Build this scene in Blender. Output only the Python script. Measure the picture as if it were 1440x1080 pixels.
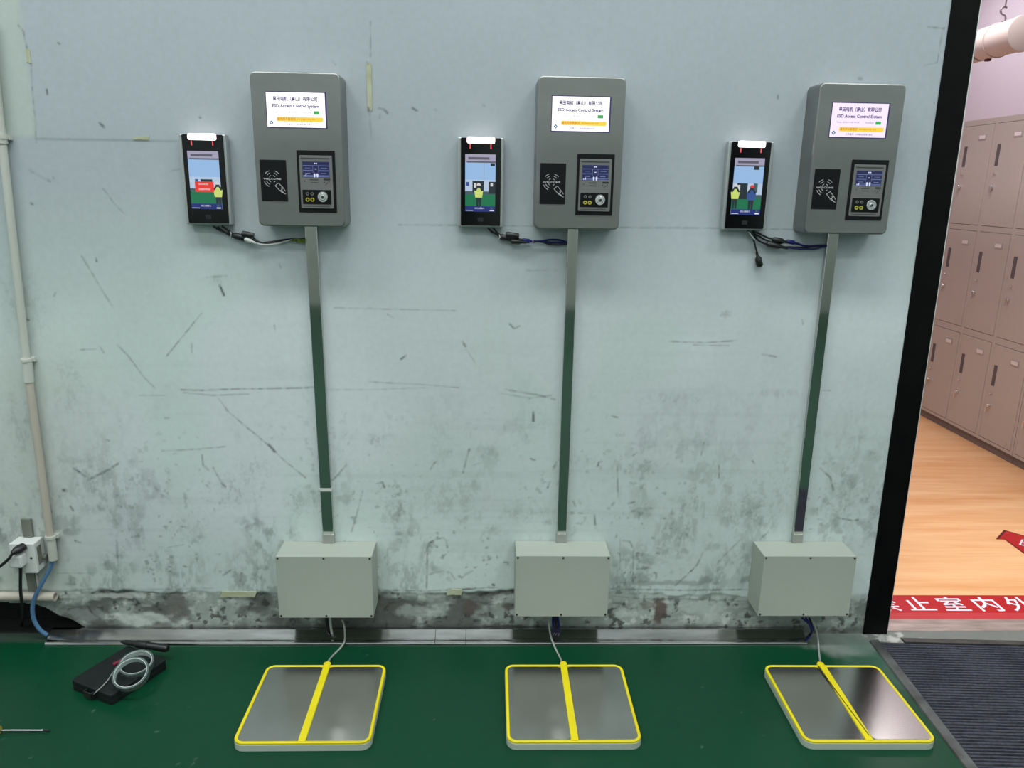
import bpy, bmesh, math, random
import numpy as np
from mathutils import Vector, Matrix
random.seed(4)
for o in list(bpy.data.objects): bpy.data.objects.remove(o)
SC = bpy.context.scene
COL = SC.collection
PI = math.pi

# ------------------------------------------------------------------ camera
CD, YAW, PITCH, ROLL, FPX, CH = 2.1434, .0327, .2549, .0182, 1072.04, 1.38
_cy, _sy = math.cos(YAW), math.sin(YAW)
FW = np.array([_sy*math.cos(PITCH), _cy*math.cos(PITCH), -math.sin(PITCH)])
_r = np.array([_cy, -_sy, 0]); _u = np.cross(_r, FW)
RT = _r*math.cos(ROLL) + _u*math.sin(ROLL)
UP = -_r*math.sin(ROLL) + _u*math.cos(ROLL)
CP = np.array([0, -CD, CH])
cam = bpy.data.objects.new('camera', bpy.data.cameras.new('camera'))
COL.objects.link(cam)
cam.matrix_world = Matrix(((RT[0], UP[0], -FW[0], CP[0]), (RT[1], UP[1], -FW[1], CP[1]), (RT[2], UP[2], -FW[2], CP[2]), (0, 0, 0, 1)))
cam.data.sensor_width = 36; cam.data.lens = FPX/1440*36
cam.data.clip_start = .02
SC.camera = cam

# measuring helpers: a point measured in the photograph, carried onto the wall plane or the floor
def W(x, y, off=0.0):
    d = FW + RT*(x-720)/FPX + UP*(540-y)/FPX
    t = (-off-CP[1])/d[1]; p = CP + t*d
    return (float(p[0]), -off, float(p[2]))
def G(x, y, z=0.0):
    d = FW + RT*(x-720)/FPX + UP*(540-y)/FPX
    t = (z-CP[2])/d[2]; p = CP + t*d
    return (float(p[0]), float(p[1]), z)

# ------------------------------------------------------------------ light
world = bpy.data.worlds.new('world'); SC.world = world; world.use_nodes = True
world.node_tree.nodes['Background'].inputs[0].default_value = (.75, .85, .85, 1)
world.node_tree.nodes['Background'].inputs[1].default_value = .05
def area(name, loc, sx, sy, power, col, rot=(0, 0, 0)):
    l = bpy.data.lights.new(name, 'AREA'); l.shape = 'RECTANGLE'; l.size = sx; l.size_y = sy
    l.energy = power; l.color = col
    o = bpy.data.objects.new(name, l); o.location = loc; o.rotation_euler = rot; COL.objects.link(o)
    return o
HALL = (.95, 1.0, .995)
for x in (-2.4, 0.0, 2.6):
    area('hall_light', (x, -1.6, 5.1), 1.7, .60, 86, HALL)
    area('hall_light', (x, -4.3, 5.1), 1.7, .60, 38, HALL)
    area('hall_light', (x, -5.9, 5.1), 1.7, .60, 22, HALL)  # extra unseen row, added to brighten the opposite wall mirrored in the channels
area('locker_room_light', (1.6, 1.1, 2.80), .6, 1.6, 38, (1.0, .955, .96))
area('locker_room_light', (2.8, 2.75, 2.80), .25, 1.3, 12, (1.0, .955, .96))  # unseen light placed to brighten the wall that the right foot plate reflects
SC.view_settings.view_transform = 'Standard'
SC.view_settings.look = 'None'
SC.view_settings.gamma = 1
SC.view_settings.use_curve_mapping = False
SC.view_settings.exposure = 0.0
SC.cycles.use_denoising = True
SC.cycles.max_bounces = 8

# ------------------------------------------------------------------ materials
def lin(r, g, b):
    f = lambda c: (c/12.92 if c <= .04045 else ((c+.055)/1.055)**2.4)
    return (f(r/255), f(g/255), f(b/255), 1)
def mat(name, col, rough=.5, metal=0., emit=None, es=1., spec=.5, trans=0., bump=None, mottle=None, coat=0., aniso=None):
    m = bpy.data.materials.new(name); m.use_nodes = True
    nt = m.node_tree; b = nt.nodes['Principled BSDF']
    b.inputs['Base Color'].default_value = col; b.inputs['Roughness'].default_value = rough
    b.inputs['Metallic'].default_value = metal; b.inputs['Specular IOR Level'].default_value = spec
    b.inputs['Transmission Weight'].default_value = trans; b.inputs['Coat Weight'].default_value = coat
    if emit is not None:
        b.inputs['Emission Color'].default_value = emit; b.inputs['Emission Strength'].default_value = es
    tc = nt.nodes.new('ShaderNodeTexCoord')
    def noise(scale, det=3, stretch=(1, 1, 1)):
        mp = nt.nodes.new('ShaderNodeMapping'); mp.inputs['Scale'].default_value = stretch
        n = nt.nodes.new('ShaderNodeTexNoise'); n.inputs['Scale'].default_value = scale; n.inputs['Detail'].default_value = det
        nt.links.new(tc.outputs['Object'], mp.inputs['Vector']); nt.links.new(mp.outputs['Vector'], n.inputs['Vector'])
        return n.outputs['Fac']
    if mottle:   # (scale, other colour, stretch)
        f = noise(mottle[0], 4, mottle[2] if len(mottle) > 2 else (1, 1, 1))
        mr = nt.nodes.new('ShaderNodeMapRange'); mr.inputs['From Min'].default_value = .35; mr.inputs['From Max'].default_value = .65
        nt.links.new(f, mr.inputs['Value'])
        mx = nt.nodes.new('ShaderNodeMix'); mx.data_type = 'RGBA'
        mx.inputs['A'].default_value = col; mx.inputs['B'].default_value = mottle[1]
        nt.links.new(mr.outputs['Result'], mx.inputs['Factor']); nt.links.new(mx.outputs['Result'], b.inputs['Base Color'])
    if bump:     # (scale, strength, distance, stretch)
        f = noise(bump[0], 3, bump[3] if len(bump) > 3 else (1, 1, 1))
        bp = nt.nodes.new('ShaderNodeBump'); bp.inputs['Strength'].default_value = bump[1]; bp.inputs['Distance'].default_value = bump[2]
        nt.links.new(f, bp.inputs['Height']); nt.links.new(bp.outputs['Normal'], b.inputs['Normal'])
    return m
def painted(name, rough, bumps, fine=(.08, 90), spec=.4):
    """surface whose wear is stored per vertex, with fine grain added by noise nodes"""
    m = bpy.data.materials.new(name); m.use_nodes = True
    nt = m.node_tree; b = nt.nodes['Principled BSDF']; b.inputs['Roughness'].default_value = rough
    b.inputs['Specular IOR Level'].default_value = spec
    at = nt.nodes.new('ShaderNodeAttribute'); at.attribute_name = 'paint'
    tc = nt.nodes.new('ShaderNodeTexCoord')
    n = nt.nodes.new('ShaderNodeTexNoise'); n.inputs['Scale'].default_value = fine[1]; n.inputs['Detail'].default_value = 5
    nt.links.new(tc.outputs['Object'], n.inputs['Vector'])
    mr = nt.nodes.new('ShaderNodeMapRange'); mr.inputs['From Min'].default_value = .3; mr.inputs['From Max'].default_value = .7
    mr.inputs['To Min'].default_value = 1-fine[0]; mr.inputs['To Max'].default_value = 1+fine[0]
    nt.links.new(n.outputs['Fac'], mr.inputs['Value'])
    mx = nt.nodes.new('ShaderNodeVectorMath'); mx.operation = 'SCALE'
    nt.links.new(at.outputs['Color'], mx.inputs[0]); nt.links.new(mr.outputs['Result'], mx.inputs['Scale'])
    nt.links.new(mx.outputs['Vector'], b.inputs['Base Color'])
    bp = nt.nodes.new('ShaderNodeBump'); bp.inputs['Strength'].default_value = bumps[0]; bp.inputs['Distance'].default_value = bumps[1]
    n2 = nt.nodes.new('ShaderNodeTexNoise'); n2.inputs['Scale'].default_value = bumps[2]; n2.inputs['Detail'].default_value = 4
    nt.links.new(tc.outputs['Object'], n2.inputs['Vector'])
    nt.links.new(n2.outputs['Fac'], bp.inputs['Height']); nt.links.new(bp.outputs['Normal'], b.inputs['Normal'])
    return m
def glow(name, col, s=1.):
    m = bpy.data.materials.new(name); m.use_nodes = True
    b = m.node_tree.nodes['Principled BSDF']; b.inputs['Base Color'].default_value = (.01, .01, .01, 1); b.inputs['Roughness'].default_value = .25
    b.inputs['Emission Color'].default_value = col; b.inputs['Emission Strength'].default_value = s
    return m
M = dict(
    steel=mat('brushed_steel', (.27, .275, .265, 1), .40, 1, bump=(60, .05, .001, (1, 1, 14)), mottle=(3, (.32, .325, .31, 1), (1, 1, 2.5))),
    channel=mat('polished_steel', (.60, .60, .59, 1), .06, 1),
    strip=mat('worn_steel', (.47, .47, .465, 1), .13, 1, mottle=(9, (.37, .37, .365, 1), (1, 6, 6))),
    plate=mat('satin_plate', (.47, .46, .445, 1), .21, 1, mottle=(7, (.52, .505, .49, 1))),
    chrome=mat('chrome', (.75, .75, .74, 1), .12, 1),
    alu=mat('terminal_silver', (.52, .54, .54, 1), .36, .8),
    black=mat('black_plastic', lin(16, 17, 18), .4, mottle=(20, lin(22, 23, 24))),
    gloss=mat('black_glass', lin(7, 7, 8), .12, spec=.45),
    panel=mat('black_panel', lin(9, 10, 11), .35, spec=.3),
    frame=mat('black_frame_paint', lin(5, 5, 6), .5, spec=.12, mottle=(14, lin(10, 9, 9))),
    box=mat('pale_grey_enamel', lin(158, 165, 154), .5, bump=(350, .08, .0006), mottle=(4, lin(163, 169, 159))),
    screw=mat('dark_screw', lin(60, 60, 58), .4, .7),
    face=mat('grey_faceplate', lin(118, 118, 116), .45, .3),
    ink=mat('dark_ink', lin(34, 34, 36), .6),
    greyink=mat('grey_print', lin(190, 190, 190), .6),
    yellow=mat('yellow_plastic', lin(226, 208, 12), .4, mottle=(8, lin(214, 196, 10))),
    base=mat('offwhite_plastic', lin(176, 186, 174), .45),
    brass=mat('yellow_jack', lin(200, 190, 70), .3, .4),
    pvc=mat('white_pvc', lin(196, 199, 192), .4, mottle=(6, lin(180, 182, 172), (1, 1, .4))),
    pvc_beige=mat('aged_pvc', lin(188, 180, 168), .45, mottle=(6, lin(172, 164, 152), (1, 1, .4))),
    white=mat('white_plastic', lin(205, 208, 205), .35),
    trunk=mat('grey_trunking', lin(118, 122, 112), .6, mottle=(18, lin(100, 104, 96))),
    blue_hose=mat('blue_hose', lin(80, 116, 152), .35),
    blue=mat('blue_cable', lin(20, 26, 96), .4),
    grey_cable=mat('grey_cable', lin(150, 156, 150), .45),
    earth=mat('green_yellow_sheath', lin(128, 138, 40), .5, mottle=(160, lin(60, 90, 40))),
    tape=mat('clear_tape', lin(112, 126, 122), .15, trans=.45, spec=.6),
    tape_core=mat('pale_tape_core', lin(184, 196, 192), .3),
    red=mat('red_vinyl', lin(182, 16, 26), .4, mottle=(3, lin(174, 14, 24))),
    red_film=mat('red_vinyl_under_film', lin(188, 50, 56), .4),
    dark_red=mat('dark_red_border', lin(88, 16, 18), .5),
    white_print=mat('white_print', lin(236, 226, 236), .5),
    locker=mat('grey_locker_enamel', lin(178, 172, 165), .42, mottle=(1.5, lin(182, 176, 169))),
    locker_dark=mat('dark_slot', lin(92, 86, 92), .6),
    plinth=mat('locker_plinth', lin(112, 102, 98), .6),
    tag=mat('tag_holder', lin(182, 178, 176), .3, .4),
    paper=mat('paper_tag', lin(220, 216, 214), .7),
    lav=mat('lavender_white_wall', lin(208, 200, 212), .7, bump=(60, .05, .001)),
    insul=mat('duct_jacket', lin(212, 200, 194), .45, mottle=(4, lin(204, 192, 184))),
    wire=mat('grey_wire', lin(120, 112, 116), .4, .6),
    hall=mat('hall_wall_paint', lin(206, 212, 212), .7),
    dado=mat('hall_dado_paint', lin(160, 168, 160), .6),
    ceil=mat('ceiling_paint', lin(120, 128, 128), .8),
    door=mat('dark_door_paint', lin(42, 50, 54), .5),
    carpet=mat('charcoal_carpet', lin(72, 74, 84), .95, spec=.1, bump=(420, .6, .002), mottle=(130, lin(58, 59, 68))),
    mat_border=mat('mat_well_metal', lin(96, 100, 98), .55, .35, mottle=(12, lin(58, 60, 60))),
    thresh=mat('threshold_metal', lin(190, 172, 166), .35, .5, mottle=(9, lin(160, 146, 138), (1, 6, 6))),
    residue=mat('tape_residue', lin(180, 184, 160), .8, mottle=(22, lin(164, 166, 132))),
    cavity=mat('dark_cavity', lin(10, 11, 11), .9, mottle=(18, lin(17, 18, 17))),
    pink=mat('red_tag', lin(112, 30, 52), .5),
    handle=mat('translucent_yellow', lin(190, 176, 70), .3, trans=.2),
    shaft=mat('driver_shaft', (.6, .6, .6, 1), .25, 1),
    case=mat('black_case', lin(15, 20, 21), .55, spec=.3, bump=(240, .2, .0008), mottle=(16, lin(20, 27, 27))),
)

# ------------------------------------------------------------------ building helpers
class MB:
    def __init__(self, sharp=.7): self.v = []; self.f = []; self.sharp = sharp
    def add(self, v, f):
        n = len(self.v); self.v += [tuple(p) for p in v]; self.f += [tuple(i+n for i in q) for q in f]; return self
    def box(self, x0, x1, y0, y1, z0, z1):
        v = [(x, y, z) for x in (x0, x1) for y in (y0, y1) for z in (z0, z1)]
        return self.add(v, [(0, 1, 3, 2), (4, 6, 7, 5), (0, 4, 5, 1), (2, 3, 7, 6), (0, 2, 6, 4), (1, 5, 7, 3)])
    def loft(self, rings, cap=True, closed=True):
        n = len(rings[0]); v = [p for r in rings for p in r]; f = []
        for i in range(len(rings)-1):
            for j in range(n if closed else n-1):
                k = (j+1) % n; f.append((i*n+j, i*n+k, (i+1)*n+k, (i+1)*n+j))
        if cap: f.append(tuple(range(n-1, -1, -1))); f.append(tuple((len(rings)-1)*n+j for j in range(n)))
        return self.add(v, f)
    def tube(self, path, r, seg=10, cap=True, smooth=True):
        pts = [Vector(p) for p in path]; rs = r if isinstance(r, (list, tuple)) else [r]*len(pts)
        rings = []; prev = None
        for i, p in enumerate(pts):
            t = (pts[min(i+1, len(pts)-1)]-pts[max(i-1, 0)]).normalized()
            if prev is None:
                a = Vector((0, 0, 1)) if abs(t.z) < .9 else Vector((0, 1, 0))
                n = t.cross(a).normalized()
            else: n = (prev - t*prev.dot(t)).normalized()
            prev = n; b = t.cross(n)
            rings.append([p+(n*math.cos(2*PI*k/seg)+b*math.sin(2*PI*k/seg))*rs[i] for k in range(seg)])
        return self.loft(rings, cap)
    def build(self, name, m, parent=None, smooth=False, bevel=None, seg=2):
        me = bpy.data.meshes.new(name); me.from_pydata(self.v, [], self.f)
        bm = bmesh.new(); bm.from_mesh(me)
        bmesh.ops.recalc_face_normals(bm, faces=bm.faces)
        if bevel:
            es = [e for e in bm.edges if len(e.link_faces) == 2 and e.calc_face_angle(0) > .6]
            bmesh.ops.bevel(bm, geom=es, offset=bevel, segments=seg, profile=.5, affect='EDGES', clamp_overlap=True)
        if smooth:
            for f in bm.faces: f.smooth = True
            for e in bm.edges: e.smooth = e.calc_face_angle(0) < self.sharp if len(e.link_faces) == 2 else True
        bm.to_mesh(me); bm.free()
        me.materials.append(m)
        o = bpy.data.objects.new(name, me); COL.objects.link(o)
        if parent is not None: o.parent = parent
        return o
def spline(pts, n=8):
    P = [Vector(p) for p in pts]; out = []
    for i in range(len(P)-1):
        p0 = P[max(i-1, 0)]; p1 = P[i]; p2 = P[i+1]; p3 = P[min(i+2, len(P)-1)]
        for k in range(n):
            t = k/n
            out.append(.5*((2*p1)+(p2-p0)*t+(2*p0-5*p1+4*p2-p3)*t*t+(3*p1-p0-3*p2+p3)*t**3))
    out.append(P[-1]); return out
def rrect(x0, x1, z0, z1, r, n=6):
    out = []
    for cx, cz, a in ((x1-r, z1-r, 0), (x0+r, z1-r, 90), (x0+r, z0+r, 180), (x1-r, z0+r, 270)):
        for k in range(n+1):
            t = math.radians(a+90*k/n); out.append((cx+r*math.cos(t), cz+r*math.sin(t)))
    return out
def slabw(poly, y0, y1, ch=0.0):
    """wall slab: outline in x,z; y0 back, y1 front (negative = out of the wall); ch = front chamfer"""
    m = MB(.35); c = Vector((sum(p[0] for p in poly)/len(poly), sum(p[1] for p in poly)/len(poly)))
    def ring(y, s):
        if s == 0: return [(p[0], y, p[1]) for p in poly]
        n = len(poly); out = []
        for i in range(n):
            a = Vector(poly[i-1]); b = Vector(poly[i]); d = Vector(poly[(i+1) % n])
            n1 = Vector(((b-a).y, -(b-a).x)).normalized(); n2 = Vector(((d-b).y, -(d-b).x)).normalized()
            nn = (n1+n2).normalized()
            if nn.dot(b-c) > 0: nn = -nn
            q = b+nn*s; out.append((q.x, y, q.y))
        return out
    if ch: m.loft([ring(y0, 0), ring(y1+ch, 0), ring(y1+ch*.3, ch*.3), ring(y1, ch)])
    else: m.loft([ring(y0, 0), ring(y1, 0)])
    return m
def slabf(poly, z0, z1, ch=0.0):
    m = slabw(poly, -z0, -z1, ch)
    m.v = [(x, z, -y) for x, y, z in m.v]; return m
def flatw(poly, y): return MB().add([(p[0], y, p[1]) for p in poly], [tuple(range(len(poly)))])
def disc(cx, cz, r, n=20): return [(cx+r*math.cos(2*PI*k/n), cz+r*math.sin(2*PI*k/n)) for k in range(n)]
def ringw(cx, cz, r0, r1, y0, y1, n=24):
    m = MB(); m.loft([[(cx+r*math.cos(2*PI*k/n), y, cz+r*math.sin(2*PI*k/n)) for k in range(n)] for r, y in ((r1, y0), (r1, y1), (r0, y1), (r0, y0), (r1, y0))], cap=False); return m
def empty(name, loc, label, cat, group=None):
    o = bpy.data.objects.new(name, None); COL.objects.link(o); o.location = loc; o.empty_display_size = .05
    return tag(o, label, cat, group)
def tag(o, label=None, cat=None, group=None, kind=None):
    if label: o['label'] = label
    if cat: o['category'] = cat
    if group: o['group'] = group
    if kind: o['kind'] = kind
    return o
def struct(o): o['kind'] = 'structure'; return o
_tc = {}
def letters(text, size, m, parent, loc, width=None, bold=0.0, floor=False, name='lettering', rotz=0, center=True):
    """flat lettering as its own mesh; stands on the wall (x,z) or lies on the floor (x,y)"""
    key = (text, size, width, bold, center)
    if key not in _tc:
        c = bpy.data.curves.new('t', 'FONT'); c.body = text; c.size = size; c.resolution_u = 2; c.offset = bold*size
        if center: c.align_x = 'CENTER'
        o = bpy.data.objects.new('t', c); COL.objects.link(o); bpy.context.view_layer.update()
        me = bpy.data.meshes.new_from_object(o.evaluated_get(bpy.context.evaluated_depsgraph_get()))
        bpy.data.objects.remove(o); bpy.data.curves.remove(c)
        if width:
            xs = [v.co.x for v in me.vertices]; s = width/(max(xs)-min(xs))
            for v in me.vertices: v.co.x *= s
        _tc[key] = me
    me = _tc[key]
    if me.materials and me.materials[0] != m: me = me.copy(); me.materials.clear()
    if not me.materials: me.materials.append(m)
    o = bpy.data.objects.new(name, me); COL.objects.link(o)
    if parent is not None: o.parent = parent
    o.location = loc; o.rotation_euler = (0 if floor else PI/2, 0, rotz)
    return o
def copy_tree(o, parent=None):
    c = o.copy(); COL.objects.link(c)
    if parent is not None: c.parent = parent
    for ch in list(o.children): copy_tree(ch, c)
    return c

# ------------------------------------------------------------------ noise for worn surfaces
def vnoise(X, Z, scale, seed, sx=1., sz=1.):
    rs = np.random.RandomState(seed); L = 256; lat = rs.rand(L, L)
    u = X*scale*sx + 1000; v = Z*scale*sz + 1000
    i = np.floor(u).astype(int); j = np.floor(v).astype(int); fu = u-i; fv = v-j
    fu = fu*fu*(3-2*fu); fv = fv*fv*(3-2*fv)
    g = lambda a, b: lat[a % L, b % L]
    return (g(i, j)*(1-fu)+g(i+1, j)*fu)*(1-fv)+(g(i, j+1)*(1-fu)+g(i+1, j+1)*fu)*fv
def fbm(X, Z, scale, seed, octs=5, sx=1., sz=1., gain=.55):
    a = 1; s = 0; t = 0
    for k in range(octs):
        s = s+a*vnoise(X, Z, scale*2**k, seed+k*17, sx, sz); t += a; a *= gain
    return s/t
def sst(a, b, x):
    t = np.clip((x-a)/(b-a), 0, 1); return t*t*(3-2*t)
def grid_mesh(name, A, B, place, colour, skip, m, extra=None):
    """tensor grid with a 'paint' colour attribute; skip = cells left out; extra = (verts, faces) added"""
    na, nb = len(A), len(B)
    X, Z = np.meshgrid(A, B, indexing='ij')
    co = place(X, Z).reshape(-1, 3); colr = colour.reshape(-1, 3)
    I, J = np.meshgrid(np.arange(na-1), np.arange(nb-1), indexing='ij')
    a = (I*nb+J); q = np.stack([a, a+nb, a+nb+1, a+1], -1)[~skip].reshape(-1, 4)
    nv = len(co)
    if extra:
        ev = np.array(extra[0], float); ef = np.array(extra[1], int)+nv
        co = np.concatenate([co, ev]); q = np.concatenate([q, ef])
        colr = np.concatenate([colr, np.tile(extra[2], (len(ev), 1))])
    me = bpy.data.meshes.new(name)
    me.vertices.add(len(co)); me.vertices.foreach_set('co', co.astype(np.float32).ravel())
    me.loops.add(q.size); me.loops.foreach_set('vertex_index', q.astype(np.int32).ravel())
    me.polygons.add(len(q)); me.polygons.foreach_set('loop_start', (np.arange(len(q))*4).astype(np.int32))
    me.polygons.foreach_set('loop_total', np.full(len(q), 4, np.int32))
    me.update(calc_edges=True)
    at = me.color_attributes.new('paint', 'FLOAT_COLOR', 'POINT')
    rgba = np.ones((len(co), 4), np.float32); rgba[:, :3] = colr
    at.data.foreach_set('color', rgba.ravel())
    me.materials.append(m); me.validate()
    o = bpy.data.objects.new(name, me); COL.objects.link(o)
    return o

# ------------------------------------------------------------------ the worn wall
DX0, DX1 = 1.285, 2.46      # door opening
WA = np.concatenate([[-4.0, -2.6], np.arange(-1.62, 1.2301, .003), [DX0-.04, DX1+.06, 4.4]])
WB = np.concatenate([np.arange(0, 1.9501, .003), [2.12, 5.2]])
WX, WZ = np.meshgrid(WA, WB, indexing='ij')
c3 = lambda r, g, b: np.array(lin(r, g, b)[:3])
def mixc(C, col, f): return C*(1-f[..., None])+np.asarray(col)*f[..., None]
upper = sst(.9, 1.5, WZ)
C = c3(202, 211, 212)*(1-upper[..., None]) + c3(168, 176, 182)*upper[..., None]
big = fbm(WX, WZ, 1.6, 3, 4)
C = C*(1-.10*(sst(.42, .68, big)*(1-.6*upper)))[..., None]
# greyer column at the left end, above the ledge, and yellowed lower left
lc = sst(-1.185, -1.20, WX)*sst(1.475, 1.49, WZ)
C = mixc(C, c3(178, 188, 180), .75*lc)
C = mixc(C, c3(182, 186, 176), .5*sst(-.95, -1.4, WX+.15*(big-.5))*sst(1.2, .6, WZ))
# scuffs and hand dirt, thicker towards the floor
low = sst(.92, .15, WZ)
sm = fbm(WX, WZ, 7, 21, 5, 1.2, .8); sm2 = fbm(WX, WZ, 26, 33, 4); sp = fbm(WX, WZ, 60, 45, 3)
C = mixc(C, c3(112, 122, 118), np.clip(.46*sst(.44, .74, sm)*(.08+.92*low)*(.12+.88*sst(.42, .62, fbm(WX, WZ, 38, 133, 4, 1.6, .7, .7))), 0, 1))
C = mixc(C, c3(92, 100, 98), .42*sst(.58, .74, sm2)*low*sst(.38, .6, sm))
C = mixc(C, c3(80, 88, 86), .5*sst(.68, .80, sp)*(.05+.95*low)*sst(.40, .62, fbm(WX, WZ, 4, 61, 3)))
hz = fbm(WX, WZ, 5, 71, 4, .35, 9)
C = mixc(C, c3(120, 130, 128), .09*sst(.58, .75, hz)*sst(1.25, .5, WZ))
gp = fbm(WX, WZ, 2.2, 201, 3)
C = C*(1+np.stack([-.035*sst(.45, .62, gp), .0*gp, -.045*sst(.45, .62, gp)], -1)*sst(1.45, 1.2, WZ)[..., None])
# named marks, measured in the photograph
def seg_d(X, Z, p, q):
    ax, az = p; bx, bz = q; dx, dz = bx-ax, bz-az
    t = np.clip(((X-ax)*dx+(Z-az)*dz)/(dx*dx+dz*dz+1e-9), 0, 1)
    return np.hypot(X-ax-t*dx, Z-az-t*dz)
def stroke(pts, w, dark, col=(58, 64, 62), rough=.4):
    global C
    P = [(W(*p)[0], W(*p)[2]) for p in pts]
    xs = [p[0] for p in P]; zs = [p[1] for p in P]
    i0, i1 = np.searchsorted(WA, [min(xs)-.03, max(xs)+.03]); j0, j1 = np.searchsorted(WB, [min(zs)-.03, max(zs)+.03])
    if i1 <= i0 or j1 <= j0: return
    X = WX[i0:i1, j0:j1]; Z = WZ[i0:i1, j0:j1]
    d = np.full(X.shape, 9.)
    for a, b in zip(P[:-1], P[1:]): d = np.minimum(d, seg_d(X, Z, a, b))
    w = w*.0021
    f = dark*.68*(1-sst(w*.3, w*1.2+.0012, d))*(1-rough+rough*2*sst(.35, .65, vnoise(X, Z, 90, 5)))
    C[i0:i1, j0:j1] = mixc(C[i0:i1, j0:j1], c3(*col), np.clip(f, 0, 1))
def blob(px, py, rx, ry, dark, col=(70, 76, 74), seed=1, sc=60, soft=1., hard=.55):
    global C
    x, _, z = W(px, py); rx *= .0022; ry *= .0022
    i0, i1 = np.searchsorted(WA, [x-2*rx, x+2*rx]); j0, j1 = np.searchsorted(WB, [max(z-2*ry, 0), z+2*ry])
    if i1 <= i0 or j1 <= j0: return
    X = WX[i0:i1, j0:j1]; Z = WZ[i0:i1, j0:j1]
    d = np.hypot((X-x)/rx, (Z-z)/ry)+1.3*(fbm(X, Z, sc, seed, 4)-.5)
    f = dark*soft*(1-sst(hard, 1.05, d))
    if hard < .2: f = f*(.30+1.25*sst(.46, .64, fbm(X, Z, 45, seed+7, 4, 1.7, .75, .75)))
    C[i0:i1, j0:j1] = mixc(C[i0:i1, j0:j1], c3(*col), np.clip(f, 0, 1))
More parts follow.
